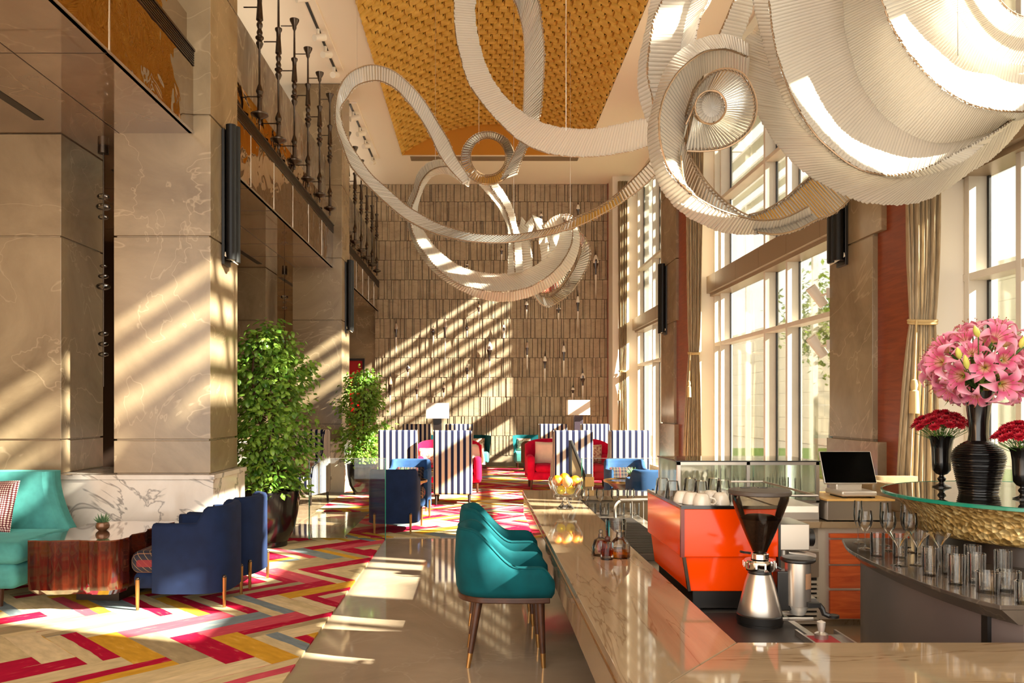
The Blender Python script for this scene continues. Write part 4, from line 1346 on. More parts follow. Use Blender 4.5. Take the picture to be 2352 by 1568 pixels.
curtain((3.62, 6.60, 0), (-.13, .19), (-.08, .11), (-.22, .14), 2.26, 7.3, 'oatmeal curtain tied with a rope and tassel, nearest the flower vases')
curtain((3.64, 13.72, 0), (-.12, .19), (-.06, .10), (-.18, .16), 2.48, 7.3, 'oatmeal curtain tied with a rope beside the far window pier')
curtain((3.68, 20.50, 0), (-.14, .10), (-.10, .06), (-.16, .10), 2.48, 7.3, 'oatmeal curtain tied with a rope in the corner by the stave wall')

# ------------------------------------------------------------------ ceiling tracks with spotlights, window spotlights
GT = 'white track spotlights under the ceiling'
for n, (y0, y1, heads) in enumerate([(6.0, 14.1, (11.3, 12.5, 13.1, 13.9)), (15.6, 19.1, (16.0, 16.9, 17.7, 18.9))]):
    t = thing('light_track', 'white ceiling light track %s' % ('before the far left column' if n == 0 else 'beyond the far left column'), 'light track', (-2.5, (y0 + y1) / 2, ZC))
    h = (y1 - y0) / 2
    obj('channel', MB().box(-.13, .13, -h, h, -.03, -.001), M['ceiling'], t, smooth=0)
    obj('rail', MB().box(-.02, .02, -h, h, -.045, -.03), M['black'], t, smooth=0)
    for q, hy in enumerate(heads):
        s = thing('track_spotlight', 'white track spotlight %s, %s from the bar end' % ('before the far left column' if n == 0 else 'beyond the far left column', ordn[q]), 'spotlight', (-2.5, hy, ZC - .045), .5 + .3 * q, GT)
        obj('arm', MB().box(-.02, .02, -.02, .02, -.09, 0), M['white'], s, smooth=0)
        MM = Matrix.Translation((0.03, 0, -.12)) @ Matrix.Rotation(1.2, 4, 'Y')
        obj('lamp_head', MB().lathe([(.001, -.10), (.052, -.10), (.058, .10), (.05, .10), (.045, .05), (.001, .05)], seg=16, M=MM), M['white'], s)
for k, (py, nm) in enumerate(((681, 'upper'), (796, 'lower'))):
    p = W(1888, py, 8.55)
    s = thing('spotlight', '%s of two pale cylinder spotlights beside the marble pier by the window' % nm, 'spotlight', (3.60, 8.5, p.z), 0)
    obj('arm', MB().tube([(.0, -.22, 0), (.0, 0, 0)], .012, 6).box(-.03, .03, -.235, -.22, -.05, .05), M['white'], s)
    MM = Matrix.Translation((-.02, .02, 0)) @ Matrix.Rotation(-.65, 4, 'Y')
    obj('lamp_head', MB().lathe([(.001, -.12), (.05, -.12), (.055, .12), (.045, .12), (.04, .08), (.001, .08)], seg=18, M=MM), M['white'], s)

# garden beyond the glass
def garden_tree(x, y, h, r, n, label, seed):
    t = thing('garden_tree', label, 'tree', (x, y, -.02))
    q = random.Random(seed)
    mb = MB().tube([(0, 0, 0), (.1, .05, h * .5), (0, .1, h * .85)], [.12, .09, .05], 8)
    obj('trunk', mb, M['wood_dark'], t)
    mb = MB()
    for k in range(n):
        d = Vector((q.gauss(0, 1), q.gauss(0, 1), q.gauss(0, .9))); d = d.normalized() * r * q.uniform(.3, 1) 
        p = Vector((0, 0, h * .75)) + d * (1 + .25 * math.sin(d.x * 5 + d.z * 4)); L = .16 * q.uniform(.7, 1.2)
        a = Vector((q.uniform(-1, 1), q.uniform(-1, 1), q.uniform(-1, .3))).normalized(); b = a.cross(Vector((0, 0, 1))).normalized() * L * .3
        mb.add([p, p + a * L * .5 + b, p + a * L, p + a * L * .5 - b], [(0, 1, 2, 3)])
    obj('crown', mb, M['leaf_tree'], t, smooth=0)
garden_tree(9.2, 21.0, 5.2, 1.5, 2600, 'leafy tree outside seen through the pane left of the marble pier', 5)
garden_tree(9.6, 18.8, 2.2, 1.0, 1200, 'low shrub on the lawn outside the window', 6)
# ------------------------------------------------------------------ ribbon chandelier of glass rods
chand = thing('ribbon_chandelier', 'huge swirling white ribbon chandelier of glass rods hanging over the bar and lounge', 'chandelier', (1.6, 7.0, ZC - 0.02))
CO = Vector(chand.location)
def ribbon(edges, dens=0.028, rad=0.014, n=8, jit=0.012, wire=0.006):
    """edges: two or more lines of (px, py, depth); rods bridge each neighbouring pair"""
    E = []
    for e in edges:
        pts = spline([W(*p) for p in e], n)
        E.append(pts)
    L = max(sum((b - a).length for a, b in zip(e, e[1:])) for e in E)
    N = max(8, int(L / dens))
    E = [resample(e, N) for e in E]
    mb = MB()
    for a, b in zip(E, E[1:]):
        for i in range(N):
            p, q = a[i] - CO, b[i] - CO
            d = q - p
            if d.length < 1e-4: continue
            dn = d.normalized()
            p2 = p - dn * R.uniform(-.2, 1) * jit; q2 = q + dn * R.uniform(-.2, 1) * jit
            j = min(i, N - 2)
            tng = ((a[j + 1] - a[j]) + (b[j + 1] - b[j]))
            sp = tng.length / 2
            tng = tng - dn * tng.dot(dn)
            if tng.length < 1e-6: continue
            tng.normalize(); nr = tng.cross(dn)
            r1 = max(.35 * rad, min(rad * 1.6, (a[j + 1] - a[j]).length * .56)); r2 = max(.35 * rad, min(rad * 1.6, (b[j + 1] - b[j]).length * .56))
            lift = R.uniform(-.12, .12) * rad
            vs = []
            for c, rr in ((p2, r1), (q2, r2)):
                for k in range(5):
                    w = PI / 4 * k
                    vs.append(c - tng * rr * 1.12 * math.cos(w) + nr * (rad * .75 * math.sin(w) + lift))
            mb.add(vs, [(k, k + 1, k + 6, k + 5) for k in range(4)])
    o = obj('ribbon', mb, M['rod'], chand, smooth=75)
    mw = MB()
    for e in E:
        mw.tube([p - CO for p in e], wire, 5, False)
    obj('edge_wire', mw, M['wire'], o)
    return o
M['wire'] = plain('bronze wire', rgb(150, 122, 92), .4, .6)
def dz(pts, ds):
    """attach depths along a line: ds is a list of depths spread evenly over the points"""
    n = len(pts); out = []
    for i, (x, y) in enumerate(pts):
        t = i / (n - 1) * (len(ds) - 1); k = min(len(ds) - 2, int(t))
        out.append((x, y, lerp(ds[k], ds[k + 1], t - k)))
    return out
# thin long ribbon: right end, belly, big left loop, down to the small ring
oA = [(1560, 330), (1494, 412), (1427, 465), (1378, 494), (1330, 518), (1281, 533), (1233, 545), (1160, 557), (1088, 555), (1039, 547), (991, 533), (942, 509), (908, 485), (870, 451), (836, 417), (804, 378), (785, 329), (772, 291), (770, 252), (777, 208), (797, 174), (826, 155), (860, 149), (903, 162), (942, 194), (976, 233), (1005, 281), (1029, 320), (1049, 362), (1080, 410)]
oB = [(1530, 310), (1494, 368), (1427, 436), (1378, 472), (1330, 494), (1281, 518), (1233, 530), (1184, 538), (1112, 538), (1063, 530), (1010, 514), (962, 489), (932, 470), (894, 436), (855, 402), (826, 363), (804, 329), (788, 291), (781, 252), (797, 226), (816, 199), (845, 187), (874, 186), (908, 203), (936, 233), (965, 271), (988, 310), (1008, 352), (1030, 385), (1062, 420)]
dA = [7.6, 7.9, 8.2, 8.6, 8.9, 9.1, 9.3, 9.6, 10.2]
dB = [7.6, 8.0, 8.4, 8.8, 9.1, 9.2, 9.3, 9.6, 10.2]
ribbon([dz(oA, dA), dz(oB, dB)], .034, .017)
# small ring
ring_o = [(1121 + 61 * math.cos(a), 363 - 60 * math.sin(a)) for a in [-2.2 - i * 2 * PI * 1.02 / 20 for i in range(21)]]
ring_i = [(1121 + 40 * math.cos(a), 360 - 42 * math.sin(a)) for a in [-2.2 - i * 2 * PI * 1.02 / 20 for i in range(21)]]
ribbon([dz(ring_o, [10.2, 10.0, 9.7]), dz(ring_i, [10.5, 10.3, 10.0])], .034, .017)
# rising ribbon and the wide sweep
rl = [(1150, 412), (1177, 360), (1197, 310), (1204, 194), (1204, 97), (1194, 39), (1178, -5), (1140, -50), (1105, -55), (1060, -30)]
rr_ = [(1186, 398), (1209, 339), (1238, 271), (1247, 194), (1250, 121), (1243, 48), (1230, -10), (1160, -95), (1080, -90), (1040, -35)]
ribbon([dz(rl, [9.9, 9.5, 9.1, 8.9]), dz(rr_, [9.8, 9.3, 8.9, 8.7])], .034, .017)
wl = [(1050, -60), (1044, 0), (1046, 73), (1059, 136), (1078, 194), (1112, 242), (1151, 286), (1189, 320), (1233, 344), (1281, 357), (1340, 360), (1398, 356), (1451, 346), (1500, 331)]
wr = [(1100, -55), (1092, 0), (1091, 48), (1102, 111), (1121, 165), (1151, 213), (1184, 247), (1223, 274), (1272, 291), (1325, 298), (1378, 296), (1427, 286), (1470, 276), (1500, 270)]
ribbon([dz(wl, [8.8, 8.6, 8.4, 8.1, 7.9]), dz(wr, [8.8, 8.8, 8.6, 8.2, 7.9])], .030, .016)
# stem from the ring down to the knot
ribbon([dz([(1104, 424), (1129, 452), (1147, 475), (1158, 498), (1168, 525), (1170, 557), (1168, 628)], [10.2, 11.2, 11.8]), dz([(1124, 424), (1146, 455), (1161, 480), (1170, 508), (1178, 535), (1180, 557), (1183, 624)], [10.1, 11.0, 11.6]), dz([(1140, 422), (1161, 452), (1177, 485), (1184, 515), (1192, 540), (1196, 570), (1200, 622)], [10.2, 11.2, 11.8])], .04, .02)
# knot: broad lower swirl
O = [(1075, 400), (1034, 371), (991, 373), (962, 397), (950, 436), (937, 465), (935, 504), (947, 547), (971, 591), (1000, 625), (1039, 654), (1088, 678), (1136, 690), (1184, 688), (1233, 673), (1281, 644), (1315, 606), (1330, 557), (1322, 515)]
Mm = [(1078, 412), (1032, 384), (995, 388), (970, 412), (957, 447), (945, 478), (943, 514), (957, 553), (985, 593), (1017, 627), (1059, 653), (1112, 666), (1160, 669), (1214, 659), (1257, 635), (1291, 601), (1313, 557), (1315, 515)]
I = [(1075, 425), (1029, 398), (995, 402), (975, 425), (962, 460), (957, 494), (968, 523), (989, 557), (1017, 586), (1051, 610), (1090, 624), (1136, 630), (1184, 627), (1223, 615), (1257, 591), (1281, 562), (1290, 520)]
ribbon([dz(O, [10.2, 11.6, 12.1, 12.0, 11.8, 12.0]), dz(Mm, [10.2, 11.3, 11.7, 11.6, 11.4, 11.7]), dz(I, [10.4, 11.7, 12.1, 12.0, 11.8, 12.0])], .042, .021)
ribbon([dz([(1322, 515), (1331, 532), (1347, 551), (1355, 575), (1351, 605), (1333, 640), (1310, 672), (1282, 693), (1259, 703), (1243, 698), (1222, 672)], [12.0, 12.3, 11.8]), dz([(1318, 545), (1331, 556), (1335, 570), (1330, 592), (1315, 624), (1294, 656), (1276, 672), (1259, 681), (1246, 679), (1239, 675), (1236, 655)], [12.2, 12.5, 12.0])], .042, .021)
for l, r_, d0 in [([(1196, 500), (1186, 555), (1191, 590), (1194, 622)], [(1214, 520), (1209, 553), (1219, 574), (1221, 612)], 12.1),
                  ([(1222, 496), (1230, 521), (1237, 555), (1242, 598)], [(1243, 505), (1249, 530), (1257, 555), (1264, 585)], 12.0),
                  ([(1222, 496), (1205, 516), (1200, 535), (1208, 570)], [(1232, 510), (1220, 530), (1216, 550), (1222, 592)], 12.3),
                  ([(1287, 492), (1268, 500), (1250, 518), (1248, 545)], [(1293, 516), (1280, 520), (1266, 535), (1260, 570)], 12.2),
                  ([(1290, 495), (1308, 494), (1320, 505), (1328, 530)], [(1290, 512), (1300, 510), (1309, 520), (1314, 545)], 12.2),
                  ([(1270, 520), (1262, 560), (1262, 600), (1250, 640)], [(1292, 520), (1288, 560), (1284, 600), (1270, 640)], 12.5),
                  ([(1240, 640), (1262, 650), (1286, 640), (1300, 615)], [(1236, 672), (1262, 672), (1290, 655), (1310, 625)], 12.6)]:
    ribbon([dz(l, [d0, d0 - .15, d0]), dz(r_, [d0 + .25, d0 + .1, d0 + .25])], .042, .021)
# tall ribbon left of the spiral
ribbon([dz([(1530, -90), (1498, 0), (1489, 54), (1473, 125), (1467, 179), (1471, 229), (1491, 285)], [5.6, 5.5, 5.5]), dz([(1550, -90), (1521, 0), (1502, 46), (1490, 125), (1487, 171), (1500, 236), (1512, 275)], [5.5, 5.35, 5.4]), dz([(1620, -90), (1589, 0), (1575, 43), (1564, 107), (1556, 180), (1560, 230), (1570, 270)], [5.75, 5.65, 5.65]), dz([(1660, -90), (1632, 0), (1611, 36), (1597, 85), (1590, 150)], [5.6, 5.5, 5.5])], .028, .015)
ribbon([dz([(1735, -100), (1686, 0), (1671, 36), (1650, 85), (1640, 120)], [5.8, 5.7]), dz([(1775, -90), (1732, 0), (1716, 50), (1700, 85), (1690, 130)], [5.9, 5.8])], .028, .015)
# the spiral
c4 = lambda L: [(1450 + x / 2.8, y / 2.8) for x, y in L]
e1 = c4([(745, 285), (620, 232), (500, 240), (400, 280), (300, 350), (220, 460), (170, 600), (130, 740), (112, 850), (120, 980), (160, 1120), (220, 1240), (320, 1350), (430, 1420), (560, 1475), (700, 1500), (850, 1490), (1000, 1455), (1150, 1400)])
e2 = c4([(745, 365), (640, 325), (560, 318), (460, 340), (370, 400), (290, 480), (220, 600), (185, 720), (180, 850), (200, 970), (240, 1080), (300, 1160), (380, 1240), (470, 1300), (570, 1350), (700, 1392), (820, 1415), (980, 1400), (1130, 1330)])
e3 = c4([(740, 480), (650, 440), (560, 440), (470, 470), (410, 530), (370, 610), (345, 700), (335, 800), (325, 900), (318, 1000), (322, 1080), (345, 1180), (400, 1250)])
ribbon([dz(e1, [5.45, 5.15, 5.05, 5.05, 5.15, 5.35]), dz(e2, [5.25, 4.90, 4.75, 4.75, 4.85, 5.15])], .026, .014)
ribbon([dz(e2[:13], [5.25, 4.95, 4.80, 4.75]), dz(e3, [5.45, 5.25, 5.15, 4.95])], .026, .014)
so = c4([(330, 890), (345, 760), (380, 640), (440, 540), (520, 465), (620, 440), (720, 475), (785, 580), (808, 690), (780, 810), (700, 900), (590, 955), (470, 972), (360, 970)])
si = c4([(352, 800), (385, 730), (405, 680), (430, 640), (470, 603), (520, 582), (570, 600), (605, 655), (605, 715), (570, 770), (520, 797), (470, 790), (430, 770), (408, 745)])
ribbon([dz(so, [5.25, 5.05, 4.95, 4.95, 5.05]), dz(si, [4.95, 4.85, 4.8, 4.8, 4.85])], .022, .012)
ring2 = c4([(410 + 98 + 98 * math.cos(a), 690 - 106 * math.sin(a)) for a in [i * 2 * PI / 14 for i in range(15)]])
ring3 = c4([(410 + 106 + 70 * math.cos(a), 680 - 80 * math.sin(a)) for a in [i * 2 * PI / 14 for i in range(15)]])
ring4 = c4([(410 + 106 + 4 * math.cos(a), 700 - 5 * math.sin(a)) for a in [i * 2 * PI / 14 for i in range(15)]])
ribbon([dz(ring2, [4.82, 4.82]), dz(ring3, [4.95, 4.95]), dz(ring4, [4.97, 4.97])], .02, .011)
ribbon([dz(c4([(335, 860), (380, 1000), (430, 1090), (500, 1190), (600, 1290), (700, 1360), (790, 1400)]), [5.25, 5.35, 5.25]), dz(c4([(318, 1000), (345, 1180), (410, 1250), (480, 1305), (570, 1352), (680, 1392), (780, 1412)]), [4.95, 5.00, 5.00])], .026, .014)
ribbon([dz([(1721, 493), (1757, 482), (1802, 455), (1838, 424), (1866, 400), (1890, 370)], [5.25, 5.55, 5.75]), dz([(1739, 533), (1784, 538), (1829, 528), (1873, 506), (1918, 487), (1965, 445)], [5.05, 5.15, 5.35])], .028, .015)
# the great body
bA = [(1790, -60), (1744, 54), (1713, 94), (1713, 134), (1721, 188), (1739, 250), (1771, 308), (1811, 357), (1864, 404), (1914, 433), (1963, 455), (2016, 467), (2070, 467), (2123, 458), (2177, 429), (2222, 397), (2293, 348), (2352, 280), (2420, 200)]
bB = [(1728, -60), (1733, 0), (1753, 89), (1780, 179), (1811, 241), (1851, 295), (1896, 335), (1927, 362), (1976, 386), (2025, 402), (2088, 406), (2150, 393), (2213, 366), (2271, 321), (2340, 262), (2420, 170)]
bC = [(1755, -60), (1766, 0), (1775, 76), (1793, 152), (1824, 232), (1869, 304), (1914, 348), (1958, 380), (2003, 397), (2060, 402), (2130, 384), (2200, 350), (2290, 300), (2420, 200)]
bD = [(1920, -80), (1936, 0), (1940, 67), (1954, 125), (1976, 192), (2007, 241), (2034, 272), (2070, 299), (2114, 321), (2168, 330), (2250, 312), (2352, 270), (2430, 210)]
bE = [(1990, -90), (2025, 0), (2047, 58), (2083, 116), (2128, 170), (2181, 214), (2248, 246), (2352, 256), (2440, 240)]
bF = [(2130, -90), (2181, 0), (2217, 58), (2257, 107), (2306, 143), (2360, 150), (2440, 140)]
bG = [(2250, -90), (2290, -10), (2330, 30), (2380, 40), (2450, 20)]
ribbon([dz(bA, [5.8, 5.6, 5.3, 5.1, 5.2, 5.4]), dz(bB, [5.2, 5.1, 4.9, 4.8, 4.9, 5.2])], .025, .0135)
ribbon([dz(bB, [5.2, 5.1, 4.9, 4.8, 4.9, 5.2]), dz(bC, [5.0, 4.95, 4.75, 4.7, 4.8, 5.1])], .025, .0135)
ribbon([dz(bC, [5.0, 4.95, 4.75, 4.7, 4.8, 5.1]), dz(bD, [5.5, 5.5, 5.4, 5.2, 5.2, 5.3]), dz(bE, [4.9, 4.9, 4.8, 4.8, 4.9])], .023, .0125)
ribbon([dz(bE, [4.9, 4.9, 4.8, 4.8, 4.9]), dz(bF, [5.5, 5.4, 5.3, 5.2]), dz(bG, [4.9, 4.9, 4.9])], .023, .0125)
# suspension cables
mb = MB()
for px, py, d in [(1100, 330, 9.9), (820, 160, 9.1), (1300, 300, 6.8), (1600, 90, 5.9), (1950, 10, 5.5), (1180, 540, 11.6), (1310, 500, 12.1), (2200, 220, 5.1), (1000, 375, 11.4)]:
    p = W(px, py, d) - CO
    mb.tube([p, (p.x, p.y, .02)], .0025, 5)
obj('cable', mb, M['steel'], chand)
obj('canopy_plate', MB().lathe([(.001, 0), (.3, 0), (.3, -.03), (.001, -.03)], (0, 0, .02), 24), M['white'], chand)
# ------------------------------------------------------------------ teal bar chairs
def bar_chair(label):
    """faces local +X"""
    t = thing('bar_armchair', label, 'armchair', (0, 0, 0), 0, 'teal armchairs at the bar')
    # plan path: near arm tip, round the back, far arm tip
    pts = []
    for x in (0.43, 0.36, 0.28, 0.20, 0.12): pts.append((x, -0.265 - .012 * math.sin((0.43 - x) * 8)))
    for i in range(1, 24):
        a = -PI / 2 - PI * i / 24
        e = 2.6
        ca, sa = math.cos(a), math.sin(a)
        pts.append((0.12 + 0.255 * math.copysign(abs(ca) ** (2 / e), ca), 0.272 * math.copysign(abs(sa) ** (2 / e), sa)))
    for x in (0.12, 0.20, 0.28, 0.36, 0.43): pts.append((x, 0.265 + .012 * math.sin((0.43 - x) * 8)))
    P = resample([Vector((x, y, 0)) for x, y in pts], 60)
    cs = []
    th = .055
    for i, p in enumerate(P):
        q = (P[min(i + 1, 59)] - P[max(i - 1, 0)]).normalized()
        nrm = Vector((q.y, -q.x, 0))
        if nrm.dot(p - Vector((0.15, 0, 0))) < 0: nrm = -nrm
        h = 0.612 + 0.218 * smooth01((0.235 - p.x) / 0.30)
        tip = max(0, (p.x - 0.36) / 0.075)
        h -= .07 * tip ** 2.2
        zb = 0.425 + .05 * max(0, (p.x - .40) / .04) * 0
        bulge = .016
        zz = [zb, zb + .04, lerp(zb, h, .45), h - .05, h - .012, h, h - .012, h - .05, lerp(zb, h, .4), zb]
        oo = [-.012, .006, bulge, .006, -.006, -th / 2, -th + .008, -th, -th, -th + .006]
        cs.append([p + nrm * o + Vector((0, 0, z)) for o, z in zip(oo, zz)])
    vs = [v for c in cs for v in c]; m = 10; fs = []
    for i in range(59):
        for j in range(m):
            a, b = i * m + j, i * m + (j + 1) % m
            fs.append((a, b, b + m, a + m))
    # rounded arm fronts
    def endcap(ring, sgn):
        nonlocal vs, fs
        base = len(vs)
        c = sum(ring, Vector()) / len(ring)
        inner = [c + (p - c) * .6 + Vector((.018, 0, 0)) for p in ring]
        vs += inner + [c + Vector((.022, 0, 0))]
        off = 0 if sgn < 0 else 59 * m
        for j in range(m):
            a, b = off + j, off + (j + 1) % m
            fs.append((a, b, base + (j + 1) % m, base + j) if sgn > 0 else (b, a, base + j, base + (j + 1) % m))
            fs.append((base + j, base + (j + 1) % m, base + m))
    endcap(cs[0], -1); endcap(cs[-1], 1)
    obj('backrest', MB().add(vs, fs), M['teal'], t, smooth=70)
    pipe = obj('piping', MB().tube([c[4] + Vector((0, 0, .002)) for c in cs], .004, 6), M['teal'], t)
    obj('seat_cushion', MB().rbox(-0.09, 0.425, -0.21, 0.21, 0.42, 0.51, .04, 5), M['teal'], t)
    rim = [(p.x * .99 if p.x < 0 else p.x - .01, p.y * .97) for p in P]
    obj('seat_frame', MB().prism(rim, 0.393, 0.428), M['wood_dark'], t, bevel=.006)
    for sx_, sy_ in ((1, -1), (1, 1), (-1, -1), (-1, 1)):
        if sx_ > 0: top = Vector((0.365, sy_ * .205, .40)); bot = Vector((0.385, sy_ * .205, .0))
        else: top = Vector((0.0, sy_ * .19, .40)); bot = Vector((-0.065, sy_ * .205, .0))
        k = bot.lerp(top, .22)
        lg = obj('leg', MB().tube([k, top], [.0165, .025], 12), M['wood_dark'], t)
        obj('brass_tip', MB().tube([bot, k], [.0125, .0168], 12), M['brass'], lg)
    return t
c0 = bar_chair('teal velvet armchair at the bar, the nearer of two')
c0.location = (0.0, 5.0, 0)
dup(c0, (0.0, 5.92, 0), 0, 'teal velvet armchair at the bar, standing behind the nearer teal one')

# ------------------------------------------------------------------ bar counter
HC = 0.66
XB, XI = 0.467, 0.975
YN0, YN1, YE1, YE0 = 2.42, 3.05, 8.66, 8.10
bar = thing('bar_counter', 'long low beige stone bar counter with mitred corner in front of the coffee machine', 'bar counter', (XB, YN0, 0))
def rel(poly): return [(x - XB, y - YN0) for x, y in poly]
XR = 3.4
obj('countertop', MB().prism(rel([(XB, YN0), (XI, YN1), (XI, YE0), (XB, YE1)]), HC - .045, HC), M['bar_stone'], bar, smooth=0, bevel=.003)
obj('countertop', MB().prism(rel([(XB + .003, YN0), (XR, YN0), (XR, YN1), (XI + .003, YN1)]), HC - .045, HC), M['bar_stone_cross'], bar, smooth=0, bevel=.003)
obj('countertop', MB().prism(rel([(XI + .002, YE0 + .002), (2.1, YE0 + .002), (2.1, YE1), (XB + .003, YE1)]), HC - .045, HC), M['bar_stone_cross'], bar, smooth=0, bevel=.003)
mb = MB().prism(rel([(XB + .012, YN0 + .012), (XB + .05, YN0 + .05), (XB + .05, YE1 - .05), (XB + .012, YE1 - .012)]), HC - .24, HC - .045)
mb.prism(rel([(XB + .012, YN0 + .012), (XR, YN0 + .012), (XR, YN0 + .05), (XB + .05, YN0 + .05)]), HC - .24, HC - .045)
obj('apron', mb, M['bar_stone'], bar, smooth=0)
obj('edge_trim', MB().box(-.004, .006, .0, YE1 - YN0, HC - .05, HC - .042), M['brass'], bar, smooth=0)
mb = MB().box(.24, .46, .3, YE1 - YN0 - .1, 0, HC - .045).box(.46, XR - XB, .3, .50, 0, HC - .045).box(.5, 2.1 - XB, YE0 + .12 - YN0, YE0 + .3 - YN0, 0, HC - .045)
obj('body', mb, M['dark_stone'], bar, smooth=0)
obj('back_panel', MB().box(XI - XB + .03, 2.1 - XB, YE0 + .06 - YN0, YE0 + .11 - YN0, 0.4, HC - .045), M['bar_stone'], bar, smooth=0)

# lower working counter behind the bar
HW = 0.55
wk = thing('work_counter', 'low steel working counter behind the bar carrying the coffee machine', 'counter', (1.25, 3.1, 0))
obj('countertop', MB().box(-.24, .23, 0.02, 4.94, HW - .03, HW), M['steel'], wk, smooth=0, bevel=.003)
obj('body', MB().box(-.23, .20, 0.03, 4.9, 0.08, HW - .03), M['steel_pale'], wk, smooth=0)
o = obj('rubber_mat', MB().box(1.01, 1.44, 3.22, 3.90, HW, HW + .006), M['asphalt_mat'], None, smooth=0, bevel=.002)
tag(o, 'black rubber mat under the coffee grinder', 'mat')

# ------------------------------------------------------------------ coffee machine
Ym0, Ym1 = 3.93, 4.72
cm = thing('coffee_machine', 'orange lacquered coffee machine standing behind the bar', 'coffee machine', (1.0, Ym0, HW))
def mv(prof, y0, y1, mat, name, par=cm, **k):
    n = len(prof)
    vs = [(x, y0, z) for x, z in prof] + [(x, y1, z) for x, z in prof]
    fs = [tuple(range(n)), tuple(range(2 * n - 1, n - 1, -1))] + [(i, i + n, (i + 1) % n + n, (i + 1) % n) for i in range(n)]
    return obj(name, MB().add(vs, fs), mat, par, smooth=0, **k)
zt = 1.066 - HW
d = Ym1 - Ym0
obj('base', MB().box(.05, .44, .03, d - .02, 0.012, .10), M['black'], cm, smooth=0, bevel=.004)
for x in (.09, .40):
    for y in (.07, d - .08): obj('foot', MB().lathe([(.001, 0), (.022, 0), (.02, .014), (.001, .014)], (x, y, 0), 12), M['black'], cm)
mv([(.028, .098), (.46, .098), (.46, .272), (.004, .272)], .02, d - .01, M['orange'], 'lower_panel', bevel=.004)
mv([(-.012, .268), (.462, .268), (.462, zt - .012), (-.012, zt - .012)], -.0, d, M['orange'], 'upper_panel', bevel=.005)
obj('top_tray', MB().box(-.014, .466, -.004, d + .004, zt - .012, zt - .004).box(-.014, .466, -.004, .008, zt - .004, zt + .004).box(-.014, -.004, 0, d, zt - .004, zt + .004), M['black_gloss'], cm, smooth=0)
mb = MB().box(-.016, .002, -.006, .012, .268, zt - .012)
mv([(.024, .10), (.038, .10), (.012, .268), (-.002, .268)], .012, .03, M['bronze'], 'corner_post')
obj('corner_bead', mb, plain('dark red lacquer edge', rgb(110, 28, 10), .2), cm, smooth=0)
obj('side_panel', MB().box(.462, .474, .002, d, .02, zt - .004), M['black'], cm, smooth=0)
for q in range(2):
    y0 = .06 + q * .36
    g = obj('group_head', MB().box(.474, .64, y0, y0 + .26, .29, .42), M['steel'], cm, smooth=0, bevel=.005)
    obj('knob', MB().lathe([(.001, 0), (.045, 0), (.045, .05), (.001, .05)], seg=16, M=Matrix.Translation((.64, y0 + .10, .34)) @ Matrix.Rotation(PI / 2, 4, 'Y')), M['black'], g)
    MM = Matrix.Translation((.57, y0 + .13, .26)) @ Matrix.Rotation(1.75, 4, 'Y')
    obj('portafilter', MB().lathe([(.001, 0), (.022, 0), (.024, .10), (.018, .15), (.001, .16)], (0, 0, 0), 14, M=MM).lathe([(.001, -.02), (.036, -.02), (.036, .02), (.001, .02)], (.55, y0 + .13, .27), 16), M['steel'], cm)
obj('cup_rail', MB().tube([(.47, .02, zt + .05), (.66, .02, zt + .05), (.66, d - .02, zt + .05), (.47, d - .02, zt + .05)], .006, 6).box(.462, .66, .01, d - .01, zt - .03, zt + .0), M['steel'], cm)
obj('drip_tray', MB().box(.474, .66, .03, d - .03, .02, .06), M['steel'], cm, smooth=0)

# cups and tumblers upside down on the machine
ZT = HW + zt - .004
def cup(loc, rz, label):
    t = thing('espresso_cup', label, 'cup', loc, rz, 'cups on the coffee machine')
    obj('bowl', MB().lathe([(.043, 0), (.045, .002), (.043, .02), (.036, .045), (.027, .058), (.024, .06), (.001, .058)], seg=24).lathe([(.043, 0), (.040, .004), (.034, .04), (.001, .05)], seg=24), M['porcelain'], t)
    obj('handle', MB().tube([(.040, 0, .042), (.062, 0, .036), (.070, 0, .020), (.058, 0, .008), (.043, 0, .010)], .0045, 8), M['porcelain'], t)
    return t
M['tumbler'] = thin_glass('clear tumbler glass', (0.97, 0.97, 0.96, 1), 1.0, 0.3, (1, .99, .96, 1))
def tumbler_down(loc, label):
    t = thing('water_glass', label, 'glass', loc, 0, 'glasses on the coffee machine')
    obj('bowl', MB().lathe([(.043, 0), (.0435, .003), (.034, .085), (.031, .092), (.001, .092)], seg=20), M['tumbler'], t)
    return t
for k, (px, py, r, lb) in enumerate([(1567, 1158, .4, 'upside-down porcelain cup at the machine edge, behind two others on the left'), (1588, 1160, .2, 'upside-down porcelain cup, middle one of the diagonal row on the machine'), (1612, 1161.5, -.45, 'upside-down porcelain cup with visible handle at the front of the machine top'), (1633, 1157, 1.2, 'upside-down porcelain cup at the back, behind the one with the handle'), (1655, 1161, 1.9, 'upside-down porcelain cup partly behind the grinder hopper')]):
    p = onz(px, py, ZT)
    Yc = [4.12, 4.06, 4.00, 4.14, 4.04][k]
    cup(((px - VX) * Yc / F, Yc, ZT), r, lb)
for k, (px, Yc, lb) in enumerate([(1522, 4.50, 'upside-down glass tumbler at the left end of the machine top'), (1545, 4.33, 'upside-down glass tumbler in front of the leftmost one'), (1586, 4.50, 'upside-down glass tumbler behind the cups, against the display case'), (1610, 4.34, 'upside-down glass tumbler in the middle, behind the cup with the handle'), (1640, 4.50, 'upside-down glass tumbler in the back row toward the hopper'), (1662, 4.38, 'upside-down glass tumbler half hidden by the hopper')]):
    tumbler_down(((px - VX) * Yc / F, Yc, ZT), lb)

